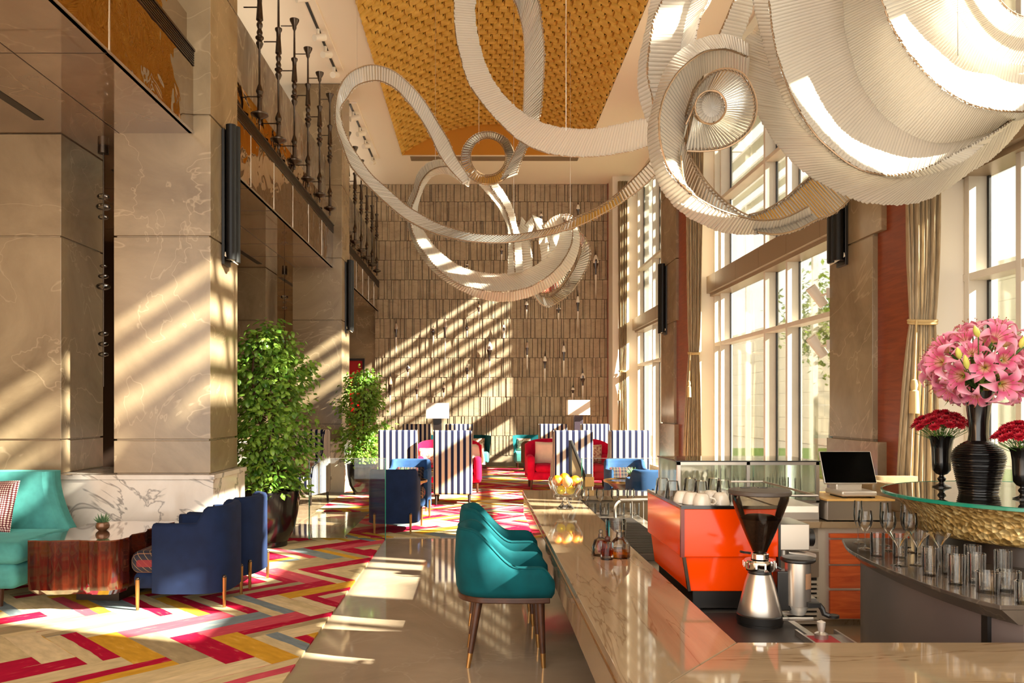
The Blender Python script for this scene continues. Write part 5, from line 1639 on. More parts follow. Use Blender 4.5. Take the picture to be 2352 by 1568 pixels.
# ------------------------------------------------------------------ grinder
gx, gy = 1.290, 3.70
gr = thing('coffee_grinder', 'steel coffee grinder with a bean filled hopper in front of the orange machine', 'coffee grinder', (gx, gy, HW + .006))
B0 = HW + .006
def zl(z): return z - B0
obj('base', MB().lathe([(.001, 0), (.100, 0), (.100, .012), (.103, .014), (.103, .045), (.098, .05), (.001, .05)], seg=36), M['black'], gr)
obj('body', MB().lathe([(.098, .05), (.098, .056), (.085, .11), (.066, .19), (.052, zl(.788)), (.001, zl(.788))], seg=36), M['steel'], gr)
obj('neck', MB().lathe([(.05, zl(.788)), (.053, zl(.792)), (.05, zl(.80)), (.001, zl(.80))], seg=28), M['black'], gr)
mb = MB().lathe([(.05, zl(.80)), (.068, zl(.805)), (.072, zl(.815)), (.072, zl(.845)), (.066, zl(.852)), (.04, zl(.852))], seg=36).lathe([(.036, zl(.852)), (.040, zl(.856)), (.040, zl(.878)), (.036, zl(.882)), (.03, zl(.882))], seg=28)
for k in range(12):
    a = k * PI / 6
    mb.box(-.004, .004, .069, .0745, zl(.818), zl(.842), M=Matrix.Rotation(a, 4, 'Z'))
obj('collar', mb, M['chrome'], gr)
mb = MB()
for k, (a, b) in enumerate((((.072, -.02), (.085, -.03)),)):
    mb.tube([(a[0], a[1], zl(.82)), (b[0] + .004, b[1], zl(.812))], .006, 6)
obj('dial_lever', mb.tube([(-.05, -.02, zl(.884)), (-.085, -.03, zl(.890)), (-.10, -.03, zl(.894))], .006, 6), M['black'], gr)
prof_h = [(.030, zl(.884)), (.036, zl(.90)), (.060, zl(.955)), (.095, zl(1.04)), (.119, zl(1.105)), (.126, zl(1.125)), (.128, zl(1.15))]
obj('hopper', MB().lathe(prof_h, seg=40), M['smoke_glass'], gr)
obj('beans', MB().lathe([(.001, zl(.888)), (.027, zl(.888)), (.033, zl(.90)), (.057, zl(.955)), (.082, zl(1.018)), (.092, zl(1.040)), (.06, zl(1.055)), (.001, zl(1.062))], seg=40), M['beans'], gr)
obj('hopper_lid', MB().lathe([(.001, zl(1.15)), (.134, zl(1.15)), (.139, zl(1.154)), (.139, zl(1.168)), (.135, zl(1.172)), (.04, zl(1.174)), (.001, zl(1.174))], seg=48), M['lid'] if 'lid' in M else plain('taupe lid', rgb(70, 60, 52), .5), gr)
mb = MB()
for a0 in (-.045, .035):
    mb.box(a0 - .02, a0 + .02, .055, .075, zl(1.173), zl(1.176))
obj('lid_slot', mb, M['black'], gr, smooth=0)
# doser
dx = .175
dz0 = zl(.645)
doser = obj('doser', MB().lathe([(.001, dz0), (.056, dz0), (.056, zl(.842)), (.001, zl(.842))], (dx, 0, 0), 32), M['steel'], gr)
obj('doser_lid', MB().lathe([(.001, zl(.842)), (.070, zl(.842)), (.077, zl(.848)), (.077, zl(.856)), (.07, zl(.862)), (.001, zl(.864))], (dx, 0, 0), 36), M['black'], doser)
mb = MB()
for i in range(9):
    pass
w = MB().grid(8, 10, lambda u, v: (dx + .0575 * math.cos(-1.35 + .8 * u), .0575 * math.sin(-1.35 + .8 * u), lerp(zl(.725), zl(.795), v)))
obj('sight_window', w, plain('coffee brown window', rgb(150, 112, 84), .15), doser)
obj('lever', MB().box(dx + .02, dx + .075, -.075, -.045, zl(.648), zl(.668)).tube([(dx + .07, -.06, zl(.66)), (dx + .085, -.065, zl(.64)), (dx + .09, -.07, zl(.62)), (dx + .115, -.075, zl(.61))], .012, 8).lathe([(.001, -.006), (.025, -.006), (.025, .006), (.001, .006)], (dx + .13, -.075, zl(.61)), 16), M['black'], doser)
obj('bracket', MB().box(.075, dx - .035, -.02, .05, zl(.62), zl(.80)), M['black'], gr, smooth=0, bevel=.006)
obj('chute', MB().lathe([(.001, zl(.60)), (.03, zl(.60)), (.05, dz0), (.001, dz0)], (dx, 0, 0), 20), M['steel_pale'], gr)
obj('fork', MB().box(dx - .07, dx + .05, -.06, -.045, zl(.585), zl(.60)).box(dx - .07, dx + .05, .045, .06, zl(.585), zl(.60)).box(dx - .10, dx - .06, -.06, .06, zl(.585), zl(.60)), M['steel'], gr, smooth=0, bevel=.003)

# tamping tray with a tamper
t = thing('knock_tray', 'steel tray with a red mat beside the coffee grinder', 'tray', (1.46, 3.42, HW))
obj('tray', MB().box(-.08, .10, -.16, .10, 0.0, .008).box(-.08, -.07, -.16, .10, .008, .03).box(.09, .10, -.16, .10, .008, .03), M['steel'], t, smooth=0)
obj('red_mat', MB().box(-.05, .06, -.08, .06, .008, .014), plain('red rubber', rgb(150, 30, 36), .5), t, smooth=0)
t = thing('tamper', 'steel tamper standing on the red mat of the tray', 'tamper', (1.462, 3.44, HW + .014))
obj('base', MB().lathe([(.001, 0), (.028, 0), (.028, .02), (.012, .03), (.001, .03)], seg=18), M['steel'], t)
obj('handle', MB().lathe([(.012, .028), (.016, .05), (.018, .07), (.001, .078)], seg=14), M['steel_pale'], t)

# ------------------------------------------------------------------ things on the bar
def fluted(prof, seg, amp, c=(0, 0, 0)):
    mb = MB(); n = seg * 4
    vs = []
    for r, z, k in prof:
        for i in range(n):
            a = 2 * PI * i / n
            rr = r * (1 + amp * k * math.cos(a * seg))
            vs.append((c[0] + rr * math.cos(a), c[1] + rr * math.sin(a), c[2] + z + amp * k * .12 * (k > 1) * math.cos(a * seg)))
    fs = []
    for j in range(len(prof) - 1):
        for i in range(n):
            a, b = j * n + i, j * n + (i + 1) % n
            fs.append((a, b, b + n, a + n))
    return mb.add(vs, fs)
pb = onz(1299, 1168, HC)
t = thing('fruit_bowl', 'footed glass bowl holding oranges on the bar', 'bowl', pb)
sc = pb.y / F
hb = lambda py: (1170 - py) * sc
obj('foot', fluted([(.001, .002, 0), (20 * sc, 0, 1), (20 * sc, .004, 1), (10 * sc, hb(1158), .6), (6 * sc, hb(1148), .3), (6 * sc, hb(1144), 0)], 10, .04), M['glass'], t)
bowlp = [(6 * sc, hb(1144), 0), (26 * sc, hb(1142), .5), (24 * sc, hb(1138), .6), (33 * sc, hb(1124), 1), (38 * sc, hb(1112), 1), (38.5 * sc, hb(1104), 1.1), (36 * sc, hb(1098), 1.3)]
obj('bowl', fluted(bowlp, 20, .035), M['glass'], t)
obj('bowl_lining', fluted([(.001, hb(1139), 0), (20 * sc, hb(1137), 0), (30 * sc, hb(1122), 0), (35 * sc, hb(1106), 0)], 20, .01), M['glass'], t)
rf = 12.5 * sc
fr = [((-19, -3), 1105, 'orange_fruit', 'orange at the left side of the glass fruit bowl'), ((-1, 12), 1101, 'orange_fruit', 'orange on top at the back of the glass fruit bowl'), ((3, -10), 1108, 'peach_fruit', 'pale apricot coloured orange at the front of the glass fruit bowl'), ((22, -1), 1106, 'orange_fruit', 'orange at the right side of the glass fruit bowl'),
      ((-11, -4), 1126, 'lemon', 'yellow lemon low in the left of the glass fruit bowl'), ((11, -4), 1126, 'lemon', 'yellow lemon low in the right of the glass fruit bowl')]
for (ox, oy), py, mt, lb in fr:
    o = obj('orange' if mt != 'lemon' else 'lemon', MB().ball((0, 0, 0), rf if mt != 'lemon' else rf * .85, 20, 12), M[mt], None)
    o.location = (pb.x + ox * sc, pb.y + oy * sc, HC + hb(py))
    tag(o, lb, 'fruit', 'fruit in the glass bowl')

def glass_lathe(name, label, cat, loc, prof, inner=None, group=None, ribs=0, rib_r=.0016, seg=24):
    t = thing(name, label, cat, loc, 0, group)
    mb = MB().lathe(prof, seg=seg)
    if inner: mb.lathe(inner, seg=seg)
    obj('bowl', mb, M['glass'], t)
    if ribs:
        mb = MB()
        pp = [p for p in prof if p[0] > .01]
        for k in range(ribs):
            a = 2 * PI * k / ribs
            mb.tube([((r + .0006) * math.cos(a), (r + .0006) * math.sin(a), z) for r, z in pp[:-1]], rib_r, 4)
        obj('ribs', mb, M['rib'], t)
    return t
# four pieces of crystal beside the drip mat
p1 = onz(1380, 1275, HC); s = p1.y / F
t = thing('glass_bottle', 'small round glass bottle with ball stopper and red bitters on the bar', 'bottle', p1)
obj('bowl', MB().lathe([(.001, 0), (19 * s, 0), (21 * s, 4 * s), (20 * s, 22 * s), (15 * s, 36 * s), (6 * s, 42 * s), (5 * s, 50 * s)], seg=24), M['glass'], t)
obj('bitters', MB().lathe([(.001, 7 * s), (10 * s, 8 * s), (13 * s, 20 * s), (11 * s, 33 * s), (.001, 36 * s)], (3 * s, 0, 0), 18), M['red_amber'], t)
obj('stopper', MB().ball((0, 0, 55 * s), 5 * s, 14, 8), M['glass'], t)
p1 = onz(1394, 1284, HC); s = p1.y / F
t = thing('glass_tumbler', 'small diamond cut glass of amber liquor with a dark pourer on the bar', 'bottle', p1)
obj('bowl', fluted([(.001, 0, 0), (14 * s, 0, 1), (14.5 * s, 10 * s, 1), (14.5 * s, 38 * s, 1), (12 * s, 40 * s, 0)], 9, .04), M['glass'], t)
obj('liquor', MB().lathe([(.001, 9 * s), (12.5 * s, 9 * s), (12.5 * s, 23 * s), (.001, 23 * s)], seg=20), M['red_amber'], t)
obj('pourer', MB().ball((1.5 * s, 0, 47 * s), 7 * s, 12, 8).tube([(0, 0, 52 * s), (-2 * s, 0, 66 * s)], 1.6 * s, 6), plain('dark cork', rgb(70, 34, 24), .5), t)
p1 = onz(1424, 1280, HC); s = p1.y / F
t = thing('carafe', 'glass carafe with amber whisky on the bar', 'carafe', p1)
obj('bowl', fluted([(.001, 0, 0), (22 * s, 0, .5), (23 * s, 4 * s, 1), (23 * s, 26 * s, 1), (20 * s, 36 * s, .6), (10 * s, 46 * s, .2), (8 * s, 58 * s, 0), (12 * s, 62 * s, 0)], 12, .02), M['glass'], t)
obj('whisky', MB().lathe([(.001, 3 * s), (21 * s, 3 * s), (21.5 * s, 16 * s), (.001, 16 * s)], seg=24), M['amber'], t)
p1 = onz(1418, 1262, HC); s = p1.y / F
t = thing('water_glass', 'wide clear glass standing behind the whisky carafe', 'glass', (p1.x, p1.y + .06, HC))
obj('bowl', MB().lathe([(.001, 0), (22 * s, 0), (23 * s, 3 * s), (24 * s, 66 * s), (23 * s, 66 * s), (22 * s, 6 * s), (.001, 5 * s)], seg=28), M['glass'], t)

# drip mat, sink rail, glasses beyond
o = obj('drain_mat', MB().box(1.035, 1.33, 5.25, 6.95, HW, HW + .045), M['mat_grey'] if 'mat_grey' in M else plain('ribbed grey mat', rgb(96, 84, 72), .6), None, smooth=0, bevel=.004)
tag(o, 'ribbed grey draining mat on the working counter beside the bar', 'mat')
mb = MB()
for k in range(40): mb.box(1.045, 1.32, 5.27 + k * .042, 5.29 + k * .042, HW + .045, HW + .05)
obj('ribs', mb, M['asphalt_mat'], o, smooth=0)
t = thing('sink_rail', 'curved steel rail over the sink at the end of the bar', 'rail', (1.30, 7.15, HW))
pts = [(-.09, 0, 0), (-.09, 0, .12), (-.05, 0, .17), (.0, 0, .18), (.42, 0, .18)]
obj('rail', MB().tube(spline(pts, 5), .014, 8), M['steel'], t)
for k in range(4): obj('upright', MB().tube([(.06 + k * .1, 0, 0), (.06 + k * .1, 0, .17)], .005, 6), M['steel'], t)
t = thing('tap', 'slim black tap rising behind the sink rail', 'tap', (1.62, 7.50, HW))
obj('pipe', MB().tube([(0, 0, 0), (0, 0, .24)], .008, 8), M['black'], t)

def wine(loc, s, label, group):
    return glass_lathe('wine_glass', label, 'wine glass', loc, [(.001, .002), (.034 * s, 0), (.034 * s, .002), (.006 * s, .010), (.0035 * s, .02), (.0035 * s, .085 * s), (.012 * s, .098 * s), (.032 * s, .125 * s), (.038 * s, .15 * s), (.033 * s, .205 * s)], None, group)
def flute(loc, s, label, group):
    return glass_lathe('champagne_flute', label, 'champagne flute', loc, [(.001, .002), (.030 * s, 0), (.030 * s, .002), (.006 * s, .010), (.0035 * s, .02), (.0035 * s, .085 * s), (.010 * s, .095 * s), (.022 * s, .125 * s), (.025 * s, .16 * s), (.021 * s, .235 * s)], None, group)
def martini(loc, s, label, group):
    return glass_lathe('martini_glass', label, 'martini glass', loc, [(.001, .002), (.036 * s, 0), (.036 * s, .002), (.006 * s, .010), (.0035 * s, .02), (.0035 * s, .085 * s), (.006 * s, .092 * s), (.050 * s, .158 * s)], None, group)
def highball(loc, r, h, label, group, ribs=20):
    return glass_lathe('highball_glass', label, 'glass', loc, [(.001, 0), (r * .92, 0), (r * .95, .004), (r, h), (r * .94, h), (r * .88, .016)], [(r * .88, .016), (.001, .014)], group, ribs)
nth = ['first', 'second', 'third', 'fourth', 'fifth', 'sixth', 'seventh', 'eighth', 'ninth']
ends = ['first', 'second', 'third', 'fourth', 'fifth']
for k, px in enumerate((1344, 1378, 1412, 1448)):
    p = (X_at(px, 7.75), 7.75, HW)
    wine((X_at(px, 7.75), 7.75, HW), 1.05, 'large wine glass at the end of the bar, %s counting from the fruit bowl' % ends[k], 'glasses by the sink')
for k, px in enumerate((1358, 1388, 1424, 1458)):
    highball((X_at(px, 7.48), 7.48, HW), .045, .11, 'cut glass tumbler before the wine glasses by the sink, %s from the fruit bowl' % ends[k], 'glasses by the sink', 14)

# ------------------------------------------------------------------ back wall units: fridge, drawers, display case, till
YB = 5.68
t = thing('back_counter', 'steel and stone back counter with cherry wood drawers', 'counter', (2.1, YB, 0))
obj('countertop', MB().box(-.62, .95, -.02, .72, .70, .745), M['bar_stone_cross'], t, smooth=0, bevel=.004)
obj('body', MB().box(.30, .95, .02, .70, 0.05, .70).box(-.62, .36, .10, .70, .0, .70), M['steel_pale'], t, smooth=0)
obj('kick', MB().box(.30, .95, .06, .70, 0.0, .05), M['bar_stone'], t, smooth=0)
for z0, z1 in ((.445, .615), (.275, .43), (0.06, .255)):
    obj('drawer', MB().box(.375, .95, -.005, .02, z0, z1), M['cherry_grain'], t, smooth=0, bevel=.003)
obj('drawer', MB().box(.375, .95, -.005, .02, .63, .66), M['cherry_grain'], t, smooth=0)
f = thing('undercounter_fridge', 'steel undercounter fridge with a louvred vent, left of the cherry drawers', 'fridge', (2.27, YB, 0))
obj('body', MB().box(-.25, .13, .0, .10, .02, .55), M['steel_pale'], f, smooth=0, bevel=.004)
obj('door', MB().box(-.24, .12, -.025, 0, .36, .54), M['steel'], f, smooth=0, bevel=.004)
mb = MB()
for k in range(9): mb.box(-.20, .11, -.03, 0, .06 + k * .032, .075 + k * .032)
obj('vent', mb, M['steel_pale'], f, smooth=0)
obj('shadow_gap', MB().box(-.20, .11, -.006, .002, .05, .35), M['black'], f, smooth=0)
# glass display case
def fridge_glass():
    t = NT('fridge glass with reflection haze')
    tr = t.n('ShaderNodeBsdfTransparent'); tr.inputs[0].default_value = (.93, .97, .94, 1)
    tl = t.n('ShaderNodeBsdfTranslucent'); tl.inputs[0].default_value = (.86, .92, .88, 1)  # translucent haze stands in for reflections on the panes
    gl = t.n('ShaderNodeBsdfGlossy'); gl.inputs['Roughness'].default_value = .03
    a = t.n('ShaderNodeMixShader'); a.inputs[0].default_value = .3
    b = t.n('ShaderNodeMixShader'); b.inputs[0].default_value = .08
    t.link(tr.outputs[0], a.inputs[1]); t.link(tl.outputs[0], a.inputs[2])
    t.link(a.outputs[0], b.inputs[1]); t.link(gl.outputs[0], b.inputs[2])
    t.link(b.outputs[0], t.out.inputs['Surface'])
    return t.m
M['fridge_glass'] = fridge_glass()
dcx0, dcx1, dy0, dy1 = 1.415, 2.43, 5.75, 6.35
dc = thing('display_case', 'refrigerated glass display case with glassware on the back counter', 'display case', (dcx0, dy0, .745))
w = dcx1 - dcx0; dd = dy1 - dy0; zb = .90 - .745; zt2 = 1.16 - .745
obj('base', MB().box(0, w, 0, dd, .0, zb - .03), M['steel_pale'], dc, smooth=0, bevel=.004)
obj('shelf', MB().box(.01, w - .01, .01, dd - .01, zb - .03, zb - .01), M['steel'], dc, smooth=0)
mb = MB()
for x in (0, w * .5 - .012, w - .024): mb.box(x, x + .024, -.004, .02, zb - .03, zt2)
mb.box(0, w, -.004, .02, zt2 - .022, zt2).box(0, w, -.004, .02, zb - .035, zb - .015)
mb.box(0, .02, dd - .02, dd, zb - .03, zt2).box(w - .02, w, dd - .02, dd, zb - .03, zt2)
obj('frame', mb, M['steel'], dc, smooth=0)
obj('top_glass', MB().box(-.005, w + .005, -.006, dd, zt2, zt2 + .008), M['rail_glass'], dc, smooth=0)
obj('top_edge', MB().box(-.006, w + .006, -.009, -.004, zt2, zt2 + .009).box(-.009, -.004, -.006, dd, zt2, zt2 + .009), M['black'], dc, smooth=0)
obj('pane', MB().box(.02, w - .02, .006, .010, zb - .02, zt2 - .02).box(.004, .008, .02, dd - .02, zb - .02, zt2).box(w - .008, w - .004, .02, dd - .02, zb - .02, zt2).box(.02, w - .02, dd - .01, dd - .006, zb - .02, zt2), M['fridge_glass'], dc, smooth=0)
obj('lock', MB().tube([(w - .12, -.012, .07), (w - .085, -.012, .09)], .008, 8), M['steel'], dc)
for k in range(4):
    flute((dcx0 + .26 + .05 * k, dy0 + .22 + .05 * (k % 2), .745 + zb - .01), .85, 'slim stemmed glass in the display case, %s of the group behind the left pane' % ends[k], 'glassware in the display case')
for k in range(9):
    x = dcx0 + .44 + .057 * k + (.03 if k > 3 else 0)
    highball((x, dy0 + .16 + .09 * (k % 2), .745 + zb - .01), .024, .14, 'tall tumbler in the display case, %s from the left pane' % nth[k], 'glassware in the display case', 0)
# till
tl = thing('cash_register', 'touch screen till with a switched off black screen on the oak topped cash box', 'till', (2.70, 5.80, .905))
Ms = Matrix.Translation((-.01, .08, .205)) @ Matrix.Rotation(-.42, 4, 'X')
obj('screen_housing', MB().rbox(-.19, .19, -.008, .012, -.125, .125, .006, 3, M=Ms), M['steel_pale'], tl)
obj('screen', MB().box(-.184, .184, -.0105, -.0085, -.119, .119, M=Ms), M['screen'], tl, smooth=0)
obj('stand', MB().prism([(-.11, .04), (.08, .04), (.08, .16), (-.11, .16)], 0.03, .10).prism([(-.13, -.10), (.12, -.10), (.13, .16), (-.14, .16)], 0.012, .05), M['steel_pale'], tl, bevel=.01)
for x in (-.1, .1):
    obj('foot', MB().box(x - .012, x + .012, -.08, .14, 0, .014), M['black'], tl, smooth=0)
cd = thing('cash_box', 'wide steel cash box with oak top under the till', 'cash box', (2.66, 5.66, .745))
obj('body', MB().box(-.21, .24, .0, .50, .012, .146), M['steel'], cd, smooth=0, bevel=.003)
obj('oak_top', MB().box(-.22, .26, -.01, .51, .146, .16), M['timber_top'], cd, smooth=0, bevel=.002)
for x in (-.18, .2): obj('foot', MB().box(x - .02, x + .02, .04, .46, 0, .014), M['black'], cd, smooth=0)
# low steel-lined upstand running beyond the till
struct('trim_40', MB().box(2.96, 3.50, 6.42, 6.50, 0.0, 1.0).box(3.05, 3.12, 5.3, 6.42, 0, .98), M['bar_stone'], smooth=0, bevel=.004)
# ------------------------------------------------------------------ curved back bar with glassware
HI = 0.79
front = [(2.10, 4.66), (1.98, 4.31), (1.935, 3.95), (1.925, 3.70), (1.93, 3.47), (1.955, 3.24), (2.0, 3.09)]
fl = [(p.x, p.y) for p in spline([(x, y, 0) for x, y in front], 6)]
isl = thing('back_bar', 'curved dark stone back bar with brushed steel panels, right behind the counter corner', 'bar counter', (2.6, 3.9, 0))
def ri(poly): return [(x - 2.6, y - 3.9) for x, y in poly]
close = [(3.45, 3.09), (3.45, 4.66)]
def inset(d_): return [(x + d_, y - (d_ * .4 if y > 4.5 else 0)) for x, y in fl] + [(3.43, 3.09 + .01), (3.43, 4.66 - d_ * .5)]
obj('countertop', MB().prism(ri(fl + close), HI - .018, HI), M['dark_stone'], isl, smooth=0, bevel=.003)
n = len(fl)
low = inset(.07)
vs = [(x - 2.6, y - 3.9, HI - .018) for x, y in inset(.006)] + [(x - 2.6, y - 3.9, HI - .075) for x, y in low]
m = len(low)
obj('bevelled_edge', MB().add(vs, [(i, (i + 1) % m, (i + 1) % m + m, i + m) for i in range(m)] + [tuple(range(2 * m - 1, m - 1, -1))]), M['dark_stone'], isl, smooth=0)
bd = inset(.09)
cut = [(8, 'a'), (24, 'b')]
mb = MB().prism(ri(bd), 0.02, HI - .075)
obj('body', mb, M['dark_panel'], isl, smooth=30)
# a post between the panels
q = fl[24]
pp = onz(2254, 1470, .66)
post = None
for k in (30,):
    x, y = bd[k]
    obj('post', MB().box(x - 2.6 - .012, x - 2.6 + .03, y - 3.9 - .02, y - 3.9 + .02, 0.02, HI - .076), M['black'], isl, smooth=0)
# raised tier: dark drum, gold shell bowl, glass disc
BC = (2.95, 4.17)
ra = thing('raised_shelf', 'round raised shelf with gold shell bowl and green edged glass top on the back bar', 'shelf', (BC[0], BC[1], HI))
obj('drum', MB().lathe([(.52, 0), (.50, .10), (.52, .12), (.001, .12)], seg=72), M['wood_black'], ra)
obj('shell_bowl', MB().lathe([(.50, .10), (.60, .105), (.625, .12), (.635, .16), (.655, .21), (.70, .265), (.725, .288)], seg=96), M['shell_gold'], ra, smooth=60)
obj('bowl_lining', MB().lathe([(.001, .284), (.722, .284)], seg=96), M['calacatta'], ra)
obj('glass_top', MB().lathe([(.001, .292), (.775, .292), (.775, .308), (.001, .308)], seg=96), thin_glass('shelf glass', (.82, .92, .86, 1), 1.4, .1), ra)
obj('glass_rim', MB().lathe([(.772, .290), (.780, .293), (.780, .307), (.772, .310), (.772, .290)], seg=96), M['glass_edge'], ra)
ZG_ = HI + .310
# vases
vb = Vector((2.63, 4.24, ZG_)); s = 4.24 / F
vz = lambda py: (1134 - py) * s
prof = [(.001, 0), (38 * s, 0), (40 * s, 3 * s), (54 * s, vz(1062)), (55 * s, vz(1050)), (50 * s, vz(1036)), (36 * s, vz(1022)), (22 * s, vz(1014)), (20 * s, vz(1000)), (21 * s, vz(970)), (26 * s, vz(930)), (33 * s, vz(900)), (31 * s, vz(900)), (23 * s, vz(935)), (16 * s, vz(980)), (.001, vz(990))]
pts = [Vector((r, 0, z)) for r, z in prof]
body = spline(pts[:8], 14)
fine = resample(body, 240)
out = []
z_top = body[-1].z
for i, p in enumerate(fine):
    k = max(0, min(1, p.z / .02)) * max(0, min(1, (z_top - p.z) / .02))
    out.append((max(.001, p.x + k * .0028 * math.sin(2 * PI * p.z / .0098)), p.z))
t = thing('tall_vase', 'tall black ribbed vase full of pink lilies on the glass shelf', 'vase', vb)
obj('body', MB().lathe(out, seg=48), M['black_gloss'], t, smooth=50)
obj('neck', MB().lathe(prof[7:], seg=40), M['black_gloss'], t)
def small_vase(loc, label):
    s = loc[1] / F
    z = lambda py: (1117 - py) * s
    t = thing('footed_vase', label, 'vase', loc)
    obj('body', MB().lathe([(5 * s, z(1090)), (12 * s, z(1087)), (19 * s, z(1078)), (20 * s, z(1060)), (21 * s, z(1030)), (24 * s, z(1010)), (29 * s, z(1000)), (27 * s, z(1000)), (20 * s, z(1015)), (17 * s, z(1040)), (.001, z(1045))], seg=32), M['black_gloss'], t)
    obj('foot', MB().lathe([(.001, 0), (20 * s, 0), (20 * s, 1.5 * s), (7 * s, 7 * s), (5 * s, 11 * s), (9 * s, 17 * s), (9 * s, 20 * s), (5 * s, 25 * s), (5 * s, 28 * s)], seg=28), M['black_gloss'], t)
    return s
lv = (2.62, 4.56, ZG_); rv = (2.68, 3.97, ZG_)
small_vase(lv, 'black footed vase of red flowers left of the tall ribbed vase')
small_vase(rv, 'black footed vase of red flowers right of the tall ribbed vase')
# lilies
def lily_petals():
    mb = MB()
    for k in range(6):
        a = k * PI / 3; L = .125 if k % 2 else .118; wd = .026 if k % 2 else .021
        Mz = Matrix.Rotation(a, 4, 'Z')
        def f(u, v):
            x = (u - .5) * 2
            s_ = v
            w = wd * math.sin(PI * min(1, .08 + .92 * s_) ** .85)
            r = L * (s_ * .82 + .06)
            z = .075 * math.sin(min(1.0, s_ * 1.15) * PI * .62) - .06 * s_ ** 3
            return Mz @ Vector((r, x * w, z + .010 * x * x - .004))
        mb.grid(5, 9, f)
    return mb
lp = lily_petals()
stam = MB()
for k in range(6):
    a = k * PI / 3 + .4
    stam.tube([(0, 0, .01), (.02 * math.cos(a), .02 * math.sin(a), .06), (.035 * math.cos(a), .035 * math.sin(a), .085)], .0011, 4)
    stam.ball((.036 * math.cos(a), .036 * math.sin(a), .087), .0035, 6, 4)
cen = Vector((vb.x, vb.y, EYE + 92 * s))
vt = Vector((vb.x, vb.y, ZG_ + vz(900)))
proto = None
rl_ = random.Random(31)
GL = 'pink lilies in the tall vase'
lab_l = 'open pink lily with yellow throat in the tall black vase'
for k in range(34):
    zf = 1 - 1.75 * (k + .5) / 34
    a = k * 2.39996 + .3
    rr = math.sqrt(max(0, 1 - zf * zf))
    dv = Vector((rr * math.cos(a), rr * math.sin(a), zf))
    pos = cen + Vector((dv.x * .20, dv.y * .20, dv.z * .185)) * rl_.uniform(.72, 1.2)
    q = (dv + Vector((rl_.uniform(-.35, .35), rl_.uniform(-.35, .35), rl_.uniform(-.2, .3)))).to_track_quat('Z', 'Y')
    if proto is None:
        proto = thing('lily', lab_l, 'flower', pos, 0, GL); proto.rotation_mode = 'QUATERNION'
        obj('petals', lp, M['petal'], proto, smooth=180)
        obj('stamens', stam, M['saffron'], proto)
        o = proto
    else: o = copy_tree(proto)
    o.location = pos; o.rotation_quaternion = q
    sc_ = rl_.uniform(.85, 1.15) * .98
    o.scale = (sc_,) * 3
    loc_dir = q.inverted() @ (vt - pos) / sc_
    st = obj('stem', MB().tube([(0, 0, 0), loc_dir * .5 + Vector((0, 0, -.03)), loc_dir], .004, 5), M['stem'], o)
# lily buds and leaves
for k, (px, py, tx, ty) in enumerate(((2247, 765, 2238, 748), (2205, 815, 2198, 798), (2222, 838, 2216, 815), (2344, 790, 2352, 772))):
    p0 = W(px, py + 8, 4.0); p1_ = W(tx, ty, 3.98)
    ax = p1_ - p0
    o = obj('lily_bud', MB().tube([(0, 0, 0), ax * .3, ax * .7, ax * 1.0], [.006, .015, .013, .003], 10), M['bud'] if 'bud' in M else plain('yellow green bud', rgb(206, 200, 96), .5), None)
    o.location = p0
    tag(o, ['yellow green lily bud at the top of the bouquet', 'yellow green lily bud upper left of the bouquet centre', 'yellow green lily bud just below another in the bouquet centre', 'yellow green lily bud at the right edge of the bouquet'][k], 'flower bud')
    obj('stem', MB().tube([(0, 0, 0), (vt - p0) * .5, vt - p0], .003, 5), M['stem'], o)
lm = MB()
for k in range(26):
    a = k * 2.4; el = rl_.uniform(-.5, .9)
    d0 = Vector((math.cos(a), math.sin(a), el)).normalized()
    b = vt + Vector((.05 * math.cos(a), .05 * math.sin(a), rl_.uniform(-.02, .14)))
    tip = b + d0 * rl_.uniform(.10, .17) + Vector((0, 0, -.05))
    md = (b + tip) / 2 + Vector((0, 0, .03))
    sd = d0.cross(Vector((0, 0, 1))).normalized() * .022
    lm.add([b - vb, md - vb + sd, tip - vb, md - vb - sd, md - vb + Vector((0, 0, .006))], [(0, 1, 4), (1, 2, 4), (2, 3, 4), (3, 0, 4)])
o = obj('lily_leaves', lm, M['leaf'], None); o.location = vb
tag(o, 'dark green lily leaves at the mouth of the tall black vase', 'leaves', kind='stuff')
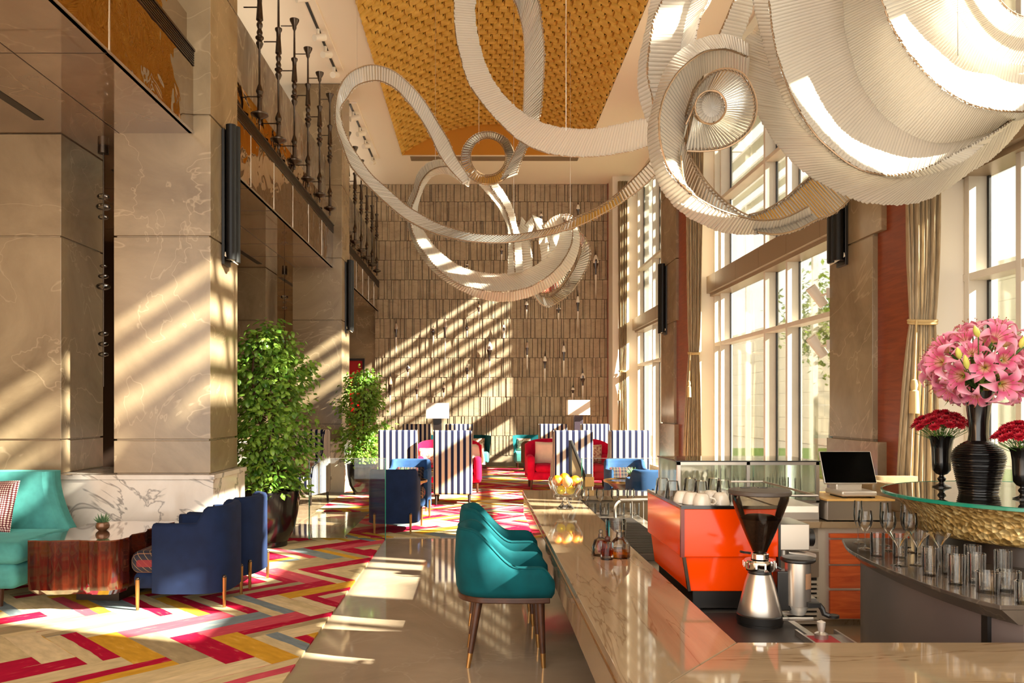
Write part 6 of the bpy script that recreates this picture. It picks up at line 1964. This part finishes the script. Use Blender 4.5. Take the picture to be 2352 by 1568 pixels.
# red chrysanthemums
def mum_mb():
    mb = MB()
    S = 1.35
    rq = random.Random(9)
    for ring, (n_, el, L) in enumerate(((11, .15, .026), (10, .55, .024), (8, .95, .02), (5, 1.3, .016))):
        for k in range(n_):
            a = 2 * PI * k / n_ + ring * .4
            d0 = Vector((math.cos(a) * math.cos(el), math.sin(a) * math.cos(el), math.sin(el)))
            sd = Vector((-math.sin(a), math.cos(a), 0)) * .0055
            d0 = d0 * S; sd = sd * S
            mb.add([(0, 0, 0), tuple(d0 * L * .6 + sd), tuple(d0 * L), tuple(d0 * L * .6 - sd)], [(0, 1, 2, 3)])
    return mb
mm_ = mum_mb()
for vi, (v, side) in enumerate(((lv, 'left'), (rv, 'right'))):
    s2 = v[1] / F
    mouth = Vector((v[0], v[1], v[2] + 112 * s2))
    cm_ = mouth + Vector((0, 0, 26 * s2))
    first = None
    G = 'red flowers in the footed vase %s of the lilies' % side
    lb = 'small red chrysanthemum in the footed vase %s of the tall ribbed vase' % side
    for k in range(60):
        u = (k + .5) / 60
        rad_ = 57 * s2 * math.sqrt(u); a = k * 2.39996 + vi
        pos = cm_ + Vector((rad_ * math.cos(a), rad_ * math.sin(a), 30 * s2 * (1 - u) + rl_.uniform(-4, 4) * s2))
        dv = Vector((math.cos(a) * u * .8, math.sin(a) * u * .8, .8))
        q = dv.to_track_quat('Z', 'Y')
        if first is None:
            first = obj('chrysanthemum', mm_, M['red_flower'], None, smooth=0)
            tag(first, lb, 'flower', G); o = first
        else:
            o = first.copy(); C.objects.link(o)
        o.rotation_mode = 'QUATERNION'; o.rotation_quaternion = q; o.location = pos
        ld = q.inverted() @ (mouth + Vector((rl_.uniform(-.02, .02), rl_.uniform(-.02, .02), -.03)) - pos)
        bend = q.inverted() @ Vector((0, 0, -.035))
        obj('stem', MB().tube([(0, 0, 0), bend, ld], .0015, 4), M['stem'], o)
    lm = MB()
    for k in range(60):
        a = rl_.uniform(0, 6.28); h_ = rl_.uniform(0, 26) * s2; rd = rl_.uniform(.3, 1) * (18 + h_ / s2 * 1.2) * s2
        b = mouth + Vector((rd * math.cos(a), rd * math.sin(a), h_)) - Vector(v)
        L = .035
        d0 = Vector((math.cos(a), math.sin(a), rl_.uniform(-.6, .5))).normalized() * L
        sd = d0.cross(Vector((0, 0, 1))).normalized() * .009
        lm.add([b, b + d0 * .5 + sd, b + d0, b + d0 * .5 - sd], [(0, 1, 2, 3)])
    o = obj('flower_leaves', lm, M['leaf'], None, smooth=0); o.location = v
    tag(o, 'small green leaves under the red flowers %s of the tall ribbed vase' % side, 'leaves', kind='stuff')
# glassware on the back bar
GB = 'glassware on the curved back bar'
def at(px, py): return onz(px, py, HI)
for k, (px, py) in enumerate(((1971, 1246), (2031, 1252), (2079, 1256))):
    flute(at(px, py), 1.0, 'champagne flute in the back row of the curved back bar, %s from its pointed end' % ends[k], GB)
for k, (px, py) in enumerate(((1987, 1260), (2041, 1264), (2090, 1268))):
    wine(at(px, py), 1.0, 'wine glass on the curved back bar, %s from its pointed end' % ends[k], GB)
for k, (px, py) in enumerate(((2015, 1277), (2067, 1280), (2117, 1272))):
    highball(at(px, py), .034, .118, 'straight ribbed tumbler among the stemmed glasses, %s from the back bar tip' % ends[k], GB, 14)
for k, (px, py) in enumerate(((2064, 1299), (2108, 1299), (2158, 1300))):
    martini(at(px, py), 1.0, 'martini glass on the curved back bar, %s from its pointed end' % ends[k], GB)
for k, (px, py) in enumerate(((2136, 1321), (2180, 1318), (2197, 1342), (2243, 1338), (2234, 1316), (2304, 1330))):
    highball(at(px, py), .034, .128, ['cut crystal highball closest to the martini glasses', 'cut crystal highball just right of the last martini glass', 'cut crystal highball at the counter rim, nearest of the tall ones', 'cut crystal highball right of the nearest tall one', 'cut crystal highball half hidden in the back row', 'cut crystal highball standing alone behind the low rocks glasses'][k], GB, 18)
for k, (px, py) in enumerate(((2268, 1360), (2317, 1358), (2360, 1386))):
    highball(at(px, py), .043, .085, ['low ribbed rocks glass closest to the cut highballs, at the back bar rim', 'low ribbed rocks glass between two like it at the back bar rim', 'low ribbed rocks glass cut by the right edge of the picture'][k], GB, 22)
